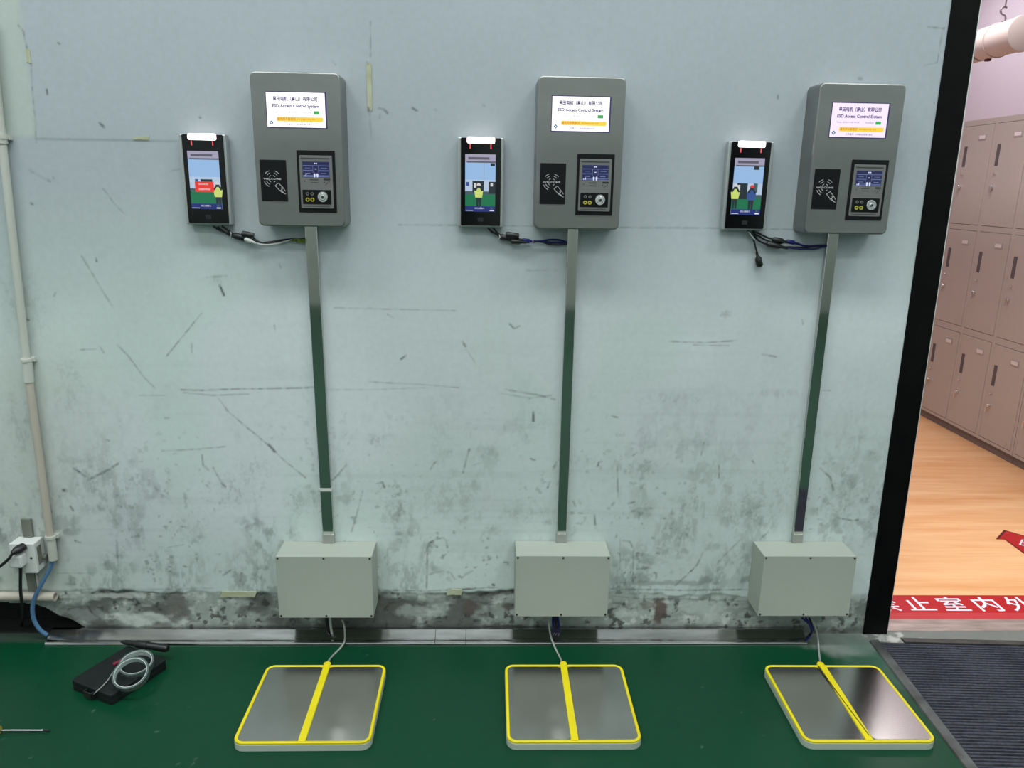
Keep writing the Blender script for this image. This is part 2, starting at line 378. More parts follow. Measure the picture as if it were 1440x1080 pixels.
for pts, w, dk in [
    ([(309, 401), (315, 415)], 1.6, .95), ([(290, 390), (318, 388)], 1.5, .3), ([(283, 441), (235, 500)], 1.0, .5), ([(115, 360), (146, 412), (158, 431)], .9, .45),
    ([(165, 485), (180, 500), (202, 530), (218, 546)], 1.0, .45), ([(112, 492), (134, 491)], 1., .5), ([(140, 487), (146, 496)], 1., .4),
    ([(255, 548), (280, 549), (330, 547), (392, 546), (440, 545)], 1.3, .55), ([(258, 552), (300, 556), (350, 554)], 1., .4), ([(308, 561), (320, 578), (346, 600), (380, 628), (400, 648), (430, 672)], 1.1, .5),
    ([(378, 625), (386, 635)], 2.2, .6), ([(228, 634), (275, 632), (317, 628)], 1.1, .4), ([(284, 640), (286, 655), (294, 662)], 1.3, .5), ([(300, 658), (312, 680), (317, 684)], 1.2, .6),
    ([(104, 659), (120, 670)], 1.7, .85), ([(124, 675), (150, 662), (166, 652)], 2.0, .5), ([(137, 710), (141, 717)], 1.5, .6), ([(106, 761), (113, 763)], 1.5, .9),
    ([(164, 760), (166, 795)], 1.6, .4), ([(235, 770), (258, 766)], 1.0, .4), ([(196, 556), (232, 556)], .8, .2),
    ([(470, 433), (560, 435), (640, 437)], .9, .35), ([(520, 537), (600, 541), (645, 545)], 1.0, .4), ([(650, 480), (655, 487)], 1.2, .6), ([(651, 484), (668, 510)], .7, .3),
    ([(564, 505), (571, 500)], 1.5, .7), ([(545, 442), (553, 447)], 1., .5), ([(460, 548), (520, 548), (600, 545)], .8, .25),
    ([(712, 548), (760, 556), (780, 562)], 1.4, .4), ([(705, 553), (745, 560), (775, 556)], 1.2, .35), ([(750, 580), (750, 592)], 1.7, .9),
    ([(724, 462), (731, 458)], 1., .4), ([(716, 455), (722, 461)], 1.3, .6), ([(486, 655), (475, 668), (468, 675)], 1.5, .4), ([(530, 680), (538, 678), (541, 686)], 1.2, .6),
    ([(510, 690), (500, 730), (494, 748)], 1.0, .4), ([(655, 650), (651, 665)], 1.5, .45), ([(660, 632), (655, 648)], 1.6, .6), ([(678, 640), (680, 650), (665, 654)], 1., .3),
    ([(600, 828), (601, 770), (603, 764), (612, 759), (624, 756), (628, 762), (629, 770)], 1.3, .6), ([(602, 808), (622, 803), (634, 806), (640, 815)], 1.3, .4), ([(545, 772), (545, 795)], 1.1, .5),
    ([(580, 799), (580, 812)], 1.2, .5), ([(654, 808), (664, 803)], 2., .6), ([(430, 812), (445, 800)], 1.2, .4), ([(338, 818), (340, 806)], 1.6, .45), ([(314, 809), (324, 802)], 1.6, .45),
    ([(770, 686), (773, 678)], 1.4, .7), ([(782, 650), (778, 660)], 1.6, .5), ([(746, 645), (752, 647)], 1.2, .6), ([(605, 660), (612, 650)], 1.4, .5),
    ([(940, 480), (990, 482), (1036, 479)], .9, .5), ([(975, 485), (1025, 486)], .7, .4), ([(1072, 498), (1092, 502)], 1.4, .5), ([(1128, 449), (1129, 456)], 1.3, .6),
    ([(890, 641), (896, 636)], 1., .5), ([(842, 650), (841, 655)], 1.4, .7), ([(868, 655), (869, 700)], 1.4, .45), ([(1011, 655), (1011, 672)], 1.1, .55), ([(986, 640), (990, 622)], 1.1, .4),
    ([(836, 725), (837, 738)], 1.4, .6), ([(884, 708), (892, 706)], 1.4, .5), ([(806, 705), (809, 712)], 1.4, .6), ([(1058, 648), (1061, 652)], 1.3, .6), ([(860, 585), (868, 587)], 1., .6),
    ([(872, 758), (872, 800)], 1.0, .5), ([(876, 760), (886, 762), (891, 772), (890, 818)], 1.1, .5), ([(895, 800), (915, 799)], 1., .4), ([(988, 778), (980, 795), (972, 803)], 1.5, .5), ([(972, 803), (950, 823)], 1.5, .45),
    ([(1040, 760), (1010, 790), (1008, 818)], 1.6, .3), ([(1153, 658), (1168, 672), (1172, 690)], 1.4, .6), ([(1178, 728), (1198, 732), (1206, 731)], 1.4, .6), ([(1157, 549), (1167, 549)], .9, .5),
    ([(1080, 748), (1070, 758)], 1.3, .5), ([(560, 316), (750, 318), (900, 320), (1000, 321), (1130, 323)], .7, .45), ([(240, 240), (262, 236)], .8, .3),
    ([(533, 152), (540, 154), (545, 159)], 1.4, .8), ([(534, 161), (534, 167)], 1.2, .6), ([(580, 152), (587, 156)], 1.4, .75), ([(612, 154), (614, 155)], 1.4, .5), ([(521, 30), (521, 80)], .8, .45), ([(520, 160), (522, 195)], 1.2, .25),
    ([(467, 86), (472, 91)], .9, .4), ([(66, 126), (67, 132)], 1.2, .8), ([(140, 173), (147, 179)], 1.6, .8), ([(82, 60), (84, 62)], 1.1, .6), ([(145, 265), (160, 285), (174, 300)], .8, .4),
    ([(26, 36), (33, 44), (40, 76), (44, 92)], 1.1, .5), ([(44, 90), (46, 130), (50, 170), (51, 200)], 1.3, .35), ([(44, 286), (46, 287)], 1.6, .9), ([(75, 250), (76, 251)], 1.3, .8), ([(135, 363), (136, 367)], 1.4, .8), ([(38, 449), (41, 450)], 1.4, .8),
    ([(42, 239), (60, 250), (70, 255)], 2.2, .35), ([(78, 412), (76, 416)], 1.3, .7), ([(393, 372), (395, 376)], 1.2, .7), ([(386, 458), (387, 463)], 1.2, .7), ([(269, 483), (270, 495)], 1.3, .5),
    ([(90, 689), (93, 690)], 3.0, .9), ([(99, 712), (103, 718)], 1.6, .6), ([(232, 588), (237, 588)], 1.3, .8), ([(150, 619), (153, 620)], 1.6, .7), ([(1208, 110), (1211, 111)], 2.2, .9), ([(1094, 134), (1094, 138)], 1.3, .8), ([(680, 148), (681, 149)], 1.6, .6),
    ([(281, 165), (282, 166)], 1.2, .7), ([(1305, 38), (1328, 40)], .9, .6), ([(1300, 92), (1318, 88), (1326, 40)], .8, .4), ([(686, 757), (687, 758)], 2, .9), ([(693, 822), (695, 823)], 2, .9), ([(740, 380), (782, 380)], 1.2, .2),
]: stroke(pts, w, dk)
for bx, by, rx, ry, dk, sd in [(330, 690, 50, 30, .4, 1), (420, 705, 25, 25, .4, 2), (360, 660, 40, 18, .3, 3), (630, 700, 60, 40, .3, 4), (555, 720, 24, 36, .45, 5), (525, 618, 14, 12, .4, 6), (632, 636, 10, 8, .5, 7), (940, 735, 12, 16, .55, 8),
        (1045, 720, 30, 35, .45, 9), (1075, 700, 45, 50, .35, 10), (820, 650, 25, 14, .3, 11), (905, 660, 28, 22, .4, 12), (970, 700, 18, 26, .45, 13), (1190, 690, 30, 40, .4, 14), (1200, 640, 10, 18, .35, 15), (945, 560, 60, 10, .3, 16),
        (1090, 553, 40, 8, .3, 17), (145, 690, 40, 60, .3, 18), (270, 740, 30, 40, .3, 19), (60, 770, 30, 30, .3, 20), (30, 600, 30, 60, .3, 21), (100, 550, 30, 60, .25, 22), (740, 720, 40, 20, .3, 23), (690, 640, 30, 20, .3, 24), (650, 730, 12, 10, .5, 25),
        (1225, 720, 12, 80, .4, 26), (560, 695, 14, 4, .5, 27), (562, 712, 14, 4, .5, 28), (1020, 442, 12, 6, .4, 29), (300, 395, 18, 8, .3, 30), (30, 420, 40, 60, .25, 31)]:
    blob(bx, by, rx, ry, dk, (88, 96, 94), sd, 140, .5, .05)
# raw plaster along the foot of the wall
edge = .150 + .018*(fbm(WX, WZ*0, 6, 81, 5)-.5) + .02*(fbm(WX, WZ, 22, 82, 3)-.5)
edge = np.where(WX > .45, edge-.012, edge)
bare = sst(edge+.005, edge-.005, WZ)*(1-.5*sst(.105, .14, WZ)*sst(.3, .5, WX))
pl = fbm(WX, WZ, 9, 91, 5, .8, 1.3); pl2 = fbm(WX, WZ, 34, 95, 4)
PC = mixc(np.tile(c3(160, 169, 163), WX.shape+(1,)), c3(92, 95, 91), sst(.43, .62, pl)*(.9-.62*sst(.28, .5, WX)))
PC = mixc(PC, c3(198, 204, 198), .8*sst(.58, .66, pl2)*sst(.62, .42, pl))
PC = mixc(PC, c3(54, 58, 56), .8*sst(.62, .72, fbm(WX, WZ, 48, 97, 4)))
PC = PC*(.80+.40*fbm(WX, WZ, 70, 99, 4))[..., None]*(1-.12*sst(.5, .2, WX))[..., None]
PC = mixc(PC, c3(66, 68, 66), .75*sst(.045, .01, WZ+.02*(pl2-.5)))
C = C*(1-bare[..., None])+PC*bare[..., None]
for px, py, rx, ry, dk, col, sd in [(247, 855, 22, 26, .9, (110, 110, 105), 41), (120, 865, 26, 12, .8, (132, 136, 134), 42), (660, 855, 12, 14, .85, (92, 82, 78), 43), (927, 862, 11, 24, .95, (96, 82, 76), 44), (716, 853, 10, 7, .8, (84, 76, 72), 45),
        (910, 850, 14, 8, .7, (110, 104, 98), 46), (200, 870, 40, 12, .7, (196, 204, 198), 47), (590, 862, 40, 12, .6, (176, 184, 178), 48), (880, 862, 20, 14, .7, (188, 196, 190), 49), (990, 855, 40, 12, .7, (176, 186, 180), 50), (1000, 868, 20, 10, .6, (190, 198, 192), 51), (345, 860, 18, 10, .6, (92, 96, 92), 52),
        (160, 838, 60, 5, .6, (196, 200, 196), 53), (540, 854, 16, 6, .9, (96, 96, 92), 54), (950, 820, 80, 5, .5, (120, 124, 120), 55), (1215, 860, 18, 24, .6, (84, 90, 86), 56)]:
    blob(px, py, rx, ry, dk, col, sd, 40)
for pts, w, dk in [([(100, 830), (150, 827), (205, 829), (300, 827)], 1.2, .3), ([(440, 829), (520, 829), (600, 831), (700, 826)], 1.1, .5), ([(630, 829), (668, 828)], 1.8, .7), ([(860, 828), (960, 830), (1050, 829)], 1.2, .6), ([(860, 838), (900, 842), (960, 843), (1050, 846)], 1.0, .45), ([(80, 806), (130, 806)], .9, .3),
        ([(540, 858), (548, 850), (556, 848)], 2, .8), ([(120, 850), (128, 862), (135, 868)], 1.6, .8)]: stroke(pts, w, dk)
# relief: plaster eaten back at the foot, board edge at the ledge
dep = bare*(.0004+.003*sst(.4, .65, pl)+.0015*pl2) - .0011*sst(1.474, 1.480, WZ)*sst(-1.205, -1.195, WX)*sst(-.6, -.9, WX)
cxm = (WX[:-1, :-1]+WX[1:, 1:])/2; czm = (WZ[:-1, :-1]+WZ[1:, 1:])/2
hole = np.array([(W(*p)[0], W(*p)[2]) for p in [(-75, 845), (20, 848), (50, 850), (66, 856), (84, 866), (104, 874), (120, 883), (134, 892)]])
htop = np.interp(cxm, hole[:, 0], hole[:, 1], left=-1, right=-1) + .004*(fbm(cxm, czm, 40, 7, 3)-.5)
skip = ((cxm > DX0-.04) & (cxm < DX1+.06) & (czm < 2.12)) | (czm < htop)
xv = []; xf = []
for (x0, x1, z0, z1) in ((-4, DX0-.04, 0, 5.2), (DX1+.06, 4.4, 0, 5.2), (DX0-.04, DX1+.06, 2.12, 5.2)):
    n = len(xv); xv += [(x0, .14, z0), (x1, .14, z0), (x1, .14, z1), (x0, .14, z1)]; xf.append((n, n+3, n+2, n+1))
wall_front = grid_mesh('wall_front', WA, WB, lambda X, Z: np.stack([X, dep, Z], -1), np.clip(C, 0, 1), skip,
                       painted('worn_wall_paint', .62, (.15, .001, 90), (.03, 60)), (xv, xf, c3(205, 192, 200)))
struct(wall_front)
cv = MB()
for b in ((-1.62, -1.20, .09, .10, 0, .16), (-1.62, -1.20, .012, .1, .155, .165), (-1.21, -1.20, .012, .1, 0, .16), (-1.62, -1.20, .005, .1, -.02, .0005)): cv.box(*b)
cv.build('hole_lining', M['cavity'], wall_front)
def residue(px0, py0, px1, py1):
    a = W(px0, py0); b = W(px1, py1)
    x0, x1 = sorted((a[0], b[0])); z0, z1 = sorted((a[2], b[2])); n = 14; poly = []
    rr = random.Random(int(px0))
    for k in range(n): poly.append((x0+(x1-x0)*k/n, z0+rr.uniform(0, .12)*(z1-z0)))
    for k in range(n): poly.append((x1-(x1-x0)*k/n, z1-rr.uniform(0, .12)*(z1-z0)))
    slabw(poly, .001, -.0022).build('tape_residue', M['residue'], wall_front)
for r in ((309, 831, 362, 840), (628, 828, 650, 837), (515, 84, 524, 158), (187, 191, 211, 197), (36, 68, 45, 90)): residue(*r)

# ------------------------------------------------------------------ floor of the hall
FA = np.concatenate([[-4.0, -2.5], np.arange(-1.7, 1.9, .006), [2.6, 4.4]])
FB = np.concatenate([[-6.7, -4, -2, -1.2], np.arange(-.85, .02, .006)])
FX, FY = np.meshgrid(FA, FB, indexing='ij')
C = np.tile(c3(8, 60, 38), FX.shape+(1,))
fn = fbm(FX, FY, 3, 11, 4); f2 = fbm(FX, FY, 30, 12, 4)
C = mixc(C, c3(12, 56, 38), .6*sst(.4, .65, fn))
wd = np.hypot((FX-1.16)/.17, (FY+.02)/.10)+.9*(fbm(FX, FY, 14, 13, 5)-.5)
C = mixc(C, c3(120, 128, 122), .9*sst(1.35, .65, wd))
wd2 = np.hypot((FX-1.19)/.11, (FY+.14)/.16)+1.1*(fbm(FX, FY, 20, 14, 5)-.5)
C = mixc(C, c3(70, 100, 88), .6*sst(1.1, .3, wd2))
C = mixc(C, c3(112, 116, 112), sst(-.062, -.05, FY+.006*(f2-.5))*sst(1.2, 1.22, FX))
C = mixc(C, c3(186, 186, 182), .7*sst(.52, .62, f2)*sst(-.06, -.04, FY)*sst(1.2, 1.24, FX)*sst(1.42, 1.36, FX))
C = mixc(C, c3(60, 66, 62), .7*sst(-.055, -.03, FY)*sst(1.0, .9, FX))
C = mixc(C, c3(110, 140, 125), .25*sst(.86, .90, fbm(FX, FY, 45, 15, 3)))
floor_m = painted('green_epoxy', .30, (.12, .002, 8), (.05, 25), .22)
floor = grid_mesh('floor', FA, FB, lambda X, Y: np.stack([X, Y, X*0], -1), C, np.zeros((len(FA)-1, len(FB)-1), bool), floor_m)
struct(floor)

# ------------------------------------------------------------------ rest of the hall and the locker room
def sbox(name, b, m): return struct(MB().box(*b).build(name, m))
w = sbox('wall_back', (-4, 4.4, -6.8, -6.7, 0, 5.2), M['hall'])
MB().box(-4, 4.4, -6.7, -6.69, 0, 1.05).build('dado_paint', M['dado'], w)
for i, (x0, x1) in enumerate(((-1.45, -.15), (1.7, 3.0))):
    d = struct(MB().box(x0, x1, -6.695, -6.65, 0, 2.1).build('door_%d' % (i+2), M['door'], None, bevel=.01))
    MB().box((x0+x1)/2-.01, (x0+x1)/2+.01, -6.65, -6.64, .05, 2.05).build('meeting_stile', M['frame'], d)
sbox('wall_left', (-4.1, -4, -6.8, 0.1, 0, 5.2), M['hall'])
sbox('wall_right', (4.4, 4.5, -6.8, 0.1, 0, 5.2), M['hall'])
sbox('ceiling', (-4.1, 4.5, -6.8, 0.1, 5.2, 5.3), M['ceil'])
wood = bpy.data.materials.new('pale_wood_laminate'); wood.use_nodes = True
nt = wood.node_tree; b = nt.nodes['Principled BSDF']; b.inputs['Roughness'].default_value = .32
tc = nt.nodes.new('ShaderNodeTexCoord')
def wn(scale, st, det):
    mp = nt.nodes.new('ShaderNodeMapping'); mp.inputs['Scale'].default_value = st
    n = nt.nodes.new('ShaderNodeTexNoise'); n.inputs['Scale'].default_value = scale; n.inputs['Detail'].default_value = det
    n.inputs['Distortion'].default_value = .4
    nt.links.new(tc.outputs['Object'], mp.inputs['Vector']); nt.links.new(mp.outputs['Vector'], n.inputs['Vector']); return n
n1 = wn(2.2, (.55, 5.5, 1), 5); n2 = wn(9, (.5, 9, 1), 4)
ma = nt.nodes.new('ShaderNodeMath'); ma.operation = 'MULTIPLY_ADD'; ma.inputs[1].default_value = .45
nt.links.new(n2.outputs['Fac'], ma.inputs[0]); nt.links.new(n1.outputs['Fac'], ma.inputs[2])
cr = nt.nodes.new('ShaderNodeValToRGB')
cr.color_ramp.elements[0].position = .5; cr.color_ramp.elements[0].color = lin(226, 164, 108)
cr.color_ramp.elements[1].position = .95; cr.color_ramp.elements[1].color = lin(246, 200, 150)
nt.links.new(ma.outputs['Value'], cr.inputs['Fac']); nt.links.new(cr.outputs['Color'], b.inputs['Base Color'])
fl2 = struct(MB().box(.3, 3.4, .06, 4.2, -.05, .0).build('floor_locker_room', wood))
sbox('wall_locker_side', (3.3, 3.4, .14, 4.2, 0, 2.9), M['lav'])
sbox('wall_locker_end', (.3, 3.4, 4.1, 4.2, 0, 2.9), M['lav'])
sbox('wall_locker_left', (.3, .4, .14, 4.2, 0, 2.9), M['lav'])
sbox('ceiling_locker_room', (.3, 3.4, .14, 4.2, 2.85, 2.95), M['lav'])

# door frame: black steel, leaning a hair as in the photograph
def leg(x0t, x1t, x0b, x1b, zt):
    m = MB()
    m.loft([[(x0b, -.004, 0), (x1b, -.004, 0), (x1b, .15, 0), (x0b, .15, 0)], [(x0t, -.004, zt), (x1t, -.004, zt), (x1t, .15, zt), (x0t, .15, zt)]])
    return m
df = empty('door_1', (0, 0, 0), None, None); df['kind'] = 'structure'
leg(1.197, 1.2725, 1.2165, 1.2945, 2.12).build('jamb', M['frame'], df, bevel=.002)
leg(2.455, 2.53, 2.455, 2.53, 2.12).build('jamb', M['frame'], df, bevel=.002)
MB().box(1.199, 2.53, -.014, .15, 2.05, 2.125).build('head', M['frame'], df, bevel=.002)
leg(1.2725, 1.2755, 1.2945, 1.2948, 2.05).build('pale_edge_line', M['white'], df)  # thin white strip drawn for a pale line beside the jamb
ts = MB()
ts.loft([[(1.297, y, z) for y, z in ((.012, 0), (.013, .0035), (.046, .0055), (.05, .0065), (.076, .0065), (.080, .001), (.082, 0))], [(2.455, y, z) for y, z in ((.012, 0), (.013, .0035), (.046, .0055), (.05, .0065), (.076, .0065), (.080, .001), (.082, 0))]])
ts.build('threshold', M['thresh'], df)

# ------------------------------------------------------------------ stainless cover strip along the wall foot
strip = empty('cable_cover_strip', (-.17, -.03, 0), 'long shiny stainless cover strip along the foot of the worn wall', 'metal strip')
prof = [(-.004, 0), (-.004, .026), (-.013, .027), (-.016, .0265), (-.047, .0105)]+[(-.052-.009*math.sin(math.radians(a_)), .0008+.0085*math.cos(math.radians(a_))) for a_ in (5, 20, 35, 50, 65, 80, 90)]+[(-.061, 0)]
cuts = [-1.34, -.155, -.06, 1.012]
for a, b_ in zip(cuts[:-1], cuts[1:]):
    m = MB(); m.loft([[(a+.17, y+.03, z) for y, z in prof], [(b_+.17-.0015, y+.03, z) for y, z in prof]])
    m.build('segment', M['strip'], strip)

# ------------------------------------------------------------------ access control cabinets
CABS = [(-.493, 1.2648), (.2322, 1.2696), (.9581, 1.2685)]
SCREEN_TINT = [((1, .98, 1, 1), 1.35), ((1, .98, 1, 1), 1.35), ((.93, .80, 1, 1), 1.05)]
CABLAB = ['left steel access control cabinet, beside the terminal with a red message box',
          'middle steel access control cabinet between the two other wall cabinets',
          'right steel access control cabinet, the one nearest the black door frame']
E_ = dict(purple=glow('screen_violet_ink', lin(66, 44, 130), .6), grey=glow('screen_grey_ink', lin(120, 100, 160), .7), green=glow('screen_green', lin(60, 190, 90), .8),
          bar=glow('screen_yellow', lin(255, 214, 70), 1.0), orange=glow('screen_orange_ink', lin(220, 120, 30), .8), logo=glow('screen_teal', lin(40, 120, 160), .8),
          lcd=glow('lcd_navy', lin(42, 52, 110), .75), lcdb=glow('lcd_dark', lin(26, 32, 84), .7), lcdl=glow('lcd_pale', lin(150, 165, 215), .8), lcdw=glow('lcd_white', lin(220, 225, 250), .9))
def cabinet(i):
    cx, cz = CABS[i]; D = .0793; t = empty('access_control_cabinet', (cx, 0, cz), CABLAB[i], 'control cabinet', 'access control cabinets on the wall')
    slabw(rrect(-.1132, .1132, 0, .3814, .015), -.0008, -D, .0035).build('body', M['steel'], t, smooth=True)
    y = -D
    col, st = SCREEN_TINT[i]
    bz = slabw(rrect(-.0765, .0765, .2465, .3345, .001, 2), y+.002, y-.0006).build('display_screen', glow('screen_edge', lin(70, 58, 130), .5), t)
    flatw([(-.0745, .2488), (.0727, .2488), (.0727, .3324), (-.0745, .3324)], y-.0009).build('lit_area', glow('screen_white_%d' % i, col, st), bz)
    ys = y-.0012
    letters('显田电机（昆山）有限公司', .0114, E_['purple'], bz, (-.0015, ys, .3130), .112, .028)
    letters('ESD Access Control System', .0106, E_['purple'], bz, (-.0015, ys, .2968), .117, .032)
    letters('Time: 2022/11/28 09:30', .0056, E_['grey'], bz, (-.030, ys, .2834), .060)
    letters('Number:', .0056, E_['grey'], bz, (.028, ys, .2834), .024)
    flatw(rrect(.043, .0575, .2808, .2888, .001, 2), ys).build('green_field', E_['green'], bz)
    flatw(rrect(-.051, .0665, .2625, .2735, .003, 4), ys).build('yellow_bar', E_['bar'], bz)
    letters('请先刷卡再测试', .0078, E_['orange'], bz, (-.026, ys-.0003, .2655), .046, .01)
    letters('测试合格后方可进入车间', .0046, E_['orange'], bz, (.024, ys-.0003, .2665), .044)
    letters('工作模式', .0052, E_['grey'], bz, (-.022, ys, .2538), .022, .01)
    letters('人体静电双脚综合测试', .0052, E_['grey'], bz, (.016, ys, .2538), .044, .01)
    lg = MB()      # two interlocked chevrons
    for s in (1, -1):
        q = [(-.0055, 0), (0, .0055), (.0035, .0022), (.0018, .0005), (0, .0022), (-.0022, 0), (-.0008, -.0014), (-.0025, -.0031)]
        lg.add([(-.0645+s*a, ys, .2590+s*c) for a, c in q], [tuple(range(8))])
    lg.build('logo', E_['logo'], bz)
    # card reader panel
    rd = slabw(rrect(-.101, -.0336, .0642, .168, .001, 2), y+.002, y-.0016).build('card_reader_panel', M['panel'], t)
    yr = y-.0019; wv = MB(); rc = (-.0705, .1165)
    for r in (.0085, .0155, .0215):
        for a0, a1 in ((38, 72), (108, 142), (200, 246)) + (((290, 320),) if r < .01 else ()):
            th = .0013; n = 8; o_ = []
            for k in range(n+1):
                a = math.radians(a0+(a1-a0)*k/n); o_.append((rc[0]+(r+th)*math.cos(a), rc[1]+.004+(r+th)*math.sin(a)*.95))
            for k in range(n, -1, -1):
                a = math.radians(a0+(a1-a0)*k/n); o_.append((rc[0]+r*math.cos(a), rc[1]+.004+r*math.sin(a)*.95))
            wv.add([(p[0], yr, p[1]) for p in o_], [tuple(range(len(o_)))])
    wv.build('radio_waves', M['greyink'], rd)
    letters('WELCOME', .0058, M['greyink'], rd, (rc[0], yr, .1184), .046, .02)
    cd = MB()      # hand holding a card
    def bar(p, q, wd):
        p = Vector(p); q = Vector(q); n = Vector((-(q-p).y, (q-p).x)).normalized()*wd
        cd.add([(a.x, yr, a.y) for a in (p+n, q+n, q-n, p-n)], [(0, 1, 2, 3)])
    K = [(-.0555, .1105), (-.0640, .1035), (-.0520, .0905), (-.0440, .0985)]
    for k in range(4): bar(K[k], K[(k+1) % 4], .0006)
    for p, q in (((-.0500, .0925), (-.0395, .0830)), ((-.0440, .0985), (-.0385, .0900)), ((-.0490, .0990), (-.0460, .0930)), ((-.052, .0905), (-.0415, .0842)), ((-.0395, .083), (-.0375, .0835))): bar(p, q, .0007)
    cd.build('card_symbol', M['greyink'], rd)
    # wrist and foot tester
    tp = slabw(rrect(-.0053, .0925, .0368, .1928, .001, 2), y+.002, y-.002).build('tester_panel', M['panel'], t)
    yt = y-.002
    slabw(rrect(.0013, .0855, .0478, .1805, .0025, 3), yt+.001, yt-.0022, .0006).build('faceplate', M['face'], tp)
    yf = yt-.0022
    slabw(rrect(.0085, .0776, .1265, .1655, .0006, 2), yf+.001, yf-.0005).build('tester_display', E_['lcd'], tp)
    yl = yf-.0008; ld = MB(); ll = MB(); lw = MB()
    for x0, x1, z0, z1 in ((.0105, .0345, .1462, .1532), (.0105, .0345, .1330, .1400), (.0520, .0755, .1462, .1532), (.0520, .0755, .1330, .1400), (.0365, .0490, .1380, .1540), (.0105, .0755, .1570, .1640)):
        ld.add([(x, yl, z) for x, z in ((x0, z0), (x1, z0), (x1, z1), (x0, z1))], [(0, 1, 2, 3)])
    for x0, x1, z0, z1 in ((.0100, .0765, .1550, .1556), (.0355, .0359, .1380, .1550), (.0497, .0501, .1380, .1550), (.0100, .0350, .1430, .1436), (.0505, .0765, .1430, .1436), (.0100, .0350, .1305, .1311), (.0505, .0765, .1305, .1311), (.0150, .0290, .1358, .1366), (.0560, .0700, .1358, .1366), (.0560, .0720, .1490, .1496), (.0150, .0290, .1490, .1496), (.0100, .0765, .1275, .1283)):
        ll.add([(x, yl-.0002, z) for x, z in ((x0, z0), (x1, z0), (x1, z1), (x0, z1))], [(0, 1, 2, 3)])
    for s in (.0393, .0467):
        for cz_, ry_, rx_ in ((.1320, .0042, .0026), (.1277, .0020, .0018)):
            lw.add([(s+rx_*math.cos(a*PI/6), yl-.0003, cz_+ry_*math.sin(a*PI/6)) for a in range(12)], [tuple(range(12))])
    for x0, x1, z0, z1 in ((.039, .0425, .1592, .1622), (.0434, .047, .1592, .1622), (.012, .0138, .128, .131), (.0165, .0185, .128, .1335), (.0405, .0455, .1462, .148)):
        lw.add([(x, yl-.0003, z) for x, z in ((x0, z0), (x1, z0), (x1, z1), (x0, z1))], [(0, 1, 2, 3)])
    ld.build('display_fields', E_['lcdb'], tp); ll.build('display_lines', E_['lcdl'], tp); lw.build('display_icons', E_['lcdw'], tp)
    slabw(rrect(.0625, .0795, .1195, .1235, .001, 2), yf+.0004, yf-.0004).build('indicator_window', M['ink'], tp)
    pr = MB()
    for x0, x1, z0, z1 in ((.0055, .0815, .1716, .1746), (.0262, .0500, .1188, .1212), (.0285, .0480, .1128, .1142), (.0080, .0780, .0520, .0536)):
        n = int((x1-x0)/.0032)
        for k in range(n): pr.add([(x, yf-.0003, z) for x, z in ((x0+k*.0032, z0), (x0+k*.0032+.0024, z0), (x0+k*.0032+.0024, z1), (x0+k*.0032, z1))], [(0, 1, 2, 3)])
    for x, z in ((.0135, .1165), (.064, .114), (.071, .112), (.0755, .1155), (.068, .1085)): pr.add([(a, yf-.0003, c) for a, c in disc(x, z, .0014, 8)], [tuple(range(8))])
    tag(pr.build('printed_marks', M['ink'], tp), kind='stuff')
    slabw(rrect(.0062, .0797, .0584, .0948, .0008, 2), yf+.001, yf-.0008).build('contact_pad', M['panel'], tp)
    yp = yf-.0008
    for x, z, r, m in ((.0190, .0847, .0040, 'face'), (.0312, .0845, .0040, 'face'), (.0190, .0699, .0050, 'brass'), (.0312, .0699, .0050, 'brass')):
        ringw(x, z, r*.5, r, yp, yp-.0028, 16).build('jack_socket', M[m], tp, smooth=True)
    kb = MB(); n = 28
    kb.loft([[(.0582+r*math.cos(2*PI*k/n), yp-h, .0772+r*math.sin(2*PI*k/n)) for k in range(n)] for r, h in ((.0140, -.0004), (.0140, .002), (.0125, .0038), (.0090, .0038), (.0080, .0026), (.0050, .0026), (.0044, .0050), (.0030, .0052))])
    kb.build('touch_button', M['chrome'], tp, smooth=True)
    slabw(disc(.0582, .0772, .0026, 12), yp-.0050, yp-.0056).build('button_eye', M['ink'], tp)
    return t
for i in range(3): cabinet(i)

# ------------------------------------------------------------------ steel channels and junction boxes
CH3 = [(-.4863, -.4775, .0336), (.2302, .2295, .0300), (.9565, .9600, .0300)]
BOX = [(-.4752, .1195), (.2277, .1237), (.9676, .1253)]
for i in range(3):
    xt, xb, wd = CH3[i]; z0 = BOX[i][1]+.2003; z1 = CABS[i][1]
    t = empty('steel_channel', (xb, 0, z0), ['left', 'middle', 'right'][i]+' polished steel conduit running down from a wall cabinet to a box', 'conduit', 'steel channels between cabinets and boxes')
    m = MB(); h = z1-z0; s = xt-xb; w2 = wd/2; dp = .0155
    rings = []
    for zz, sh in ((.0005, 0), (h-.0005, s)):
        rings.append([(a+sh, b_, zz) for a, b_ in ((-w2, -.0005), (-w2, -dp+.002), (-w2+.0012, -dp+.0004), (-w2+.002, -dp), (w2-.002, -dp), (w2-.0012, -dp+.0004), (w2, -dp+.002), (w2, -.0005))])
    m.loft(rings); m.build('cover', M['channel'], t)
    if i == 0:
        z = W(459, 686)[2]-z0; x = s*z/h
        MB().box(x-w2-.0006, x+w2+.0006, -dp-.0006, -.001, z-.005, z+.005).build('tape_band', M['white'], t)
    c = MB().box(-w2-.0006, w2+.0006, -dp-.0007, -.001, .0006, .030); c.build('foot_reflection', mat('reflection_steel', (.5, .5, .49, 1), .3, 1), t, bevel=.0006)  # added band imitating the box top's reflection at the channel foot
BLAB = ['pale grey junction box under the left steel channel', 'pale grey junction box under the middle steel channel', 'pale grey junction box under the right steel channel, nearest the door']
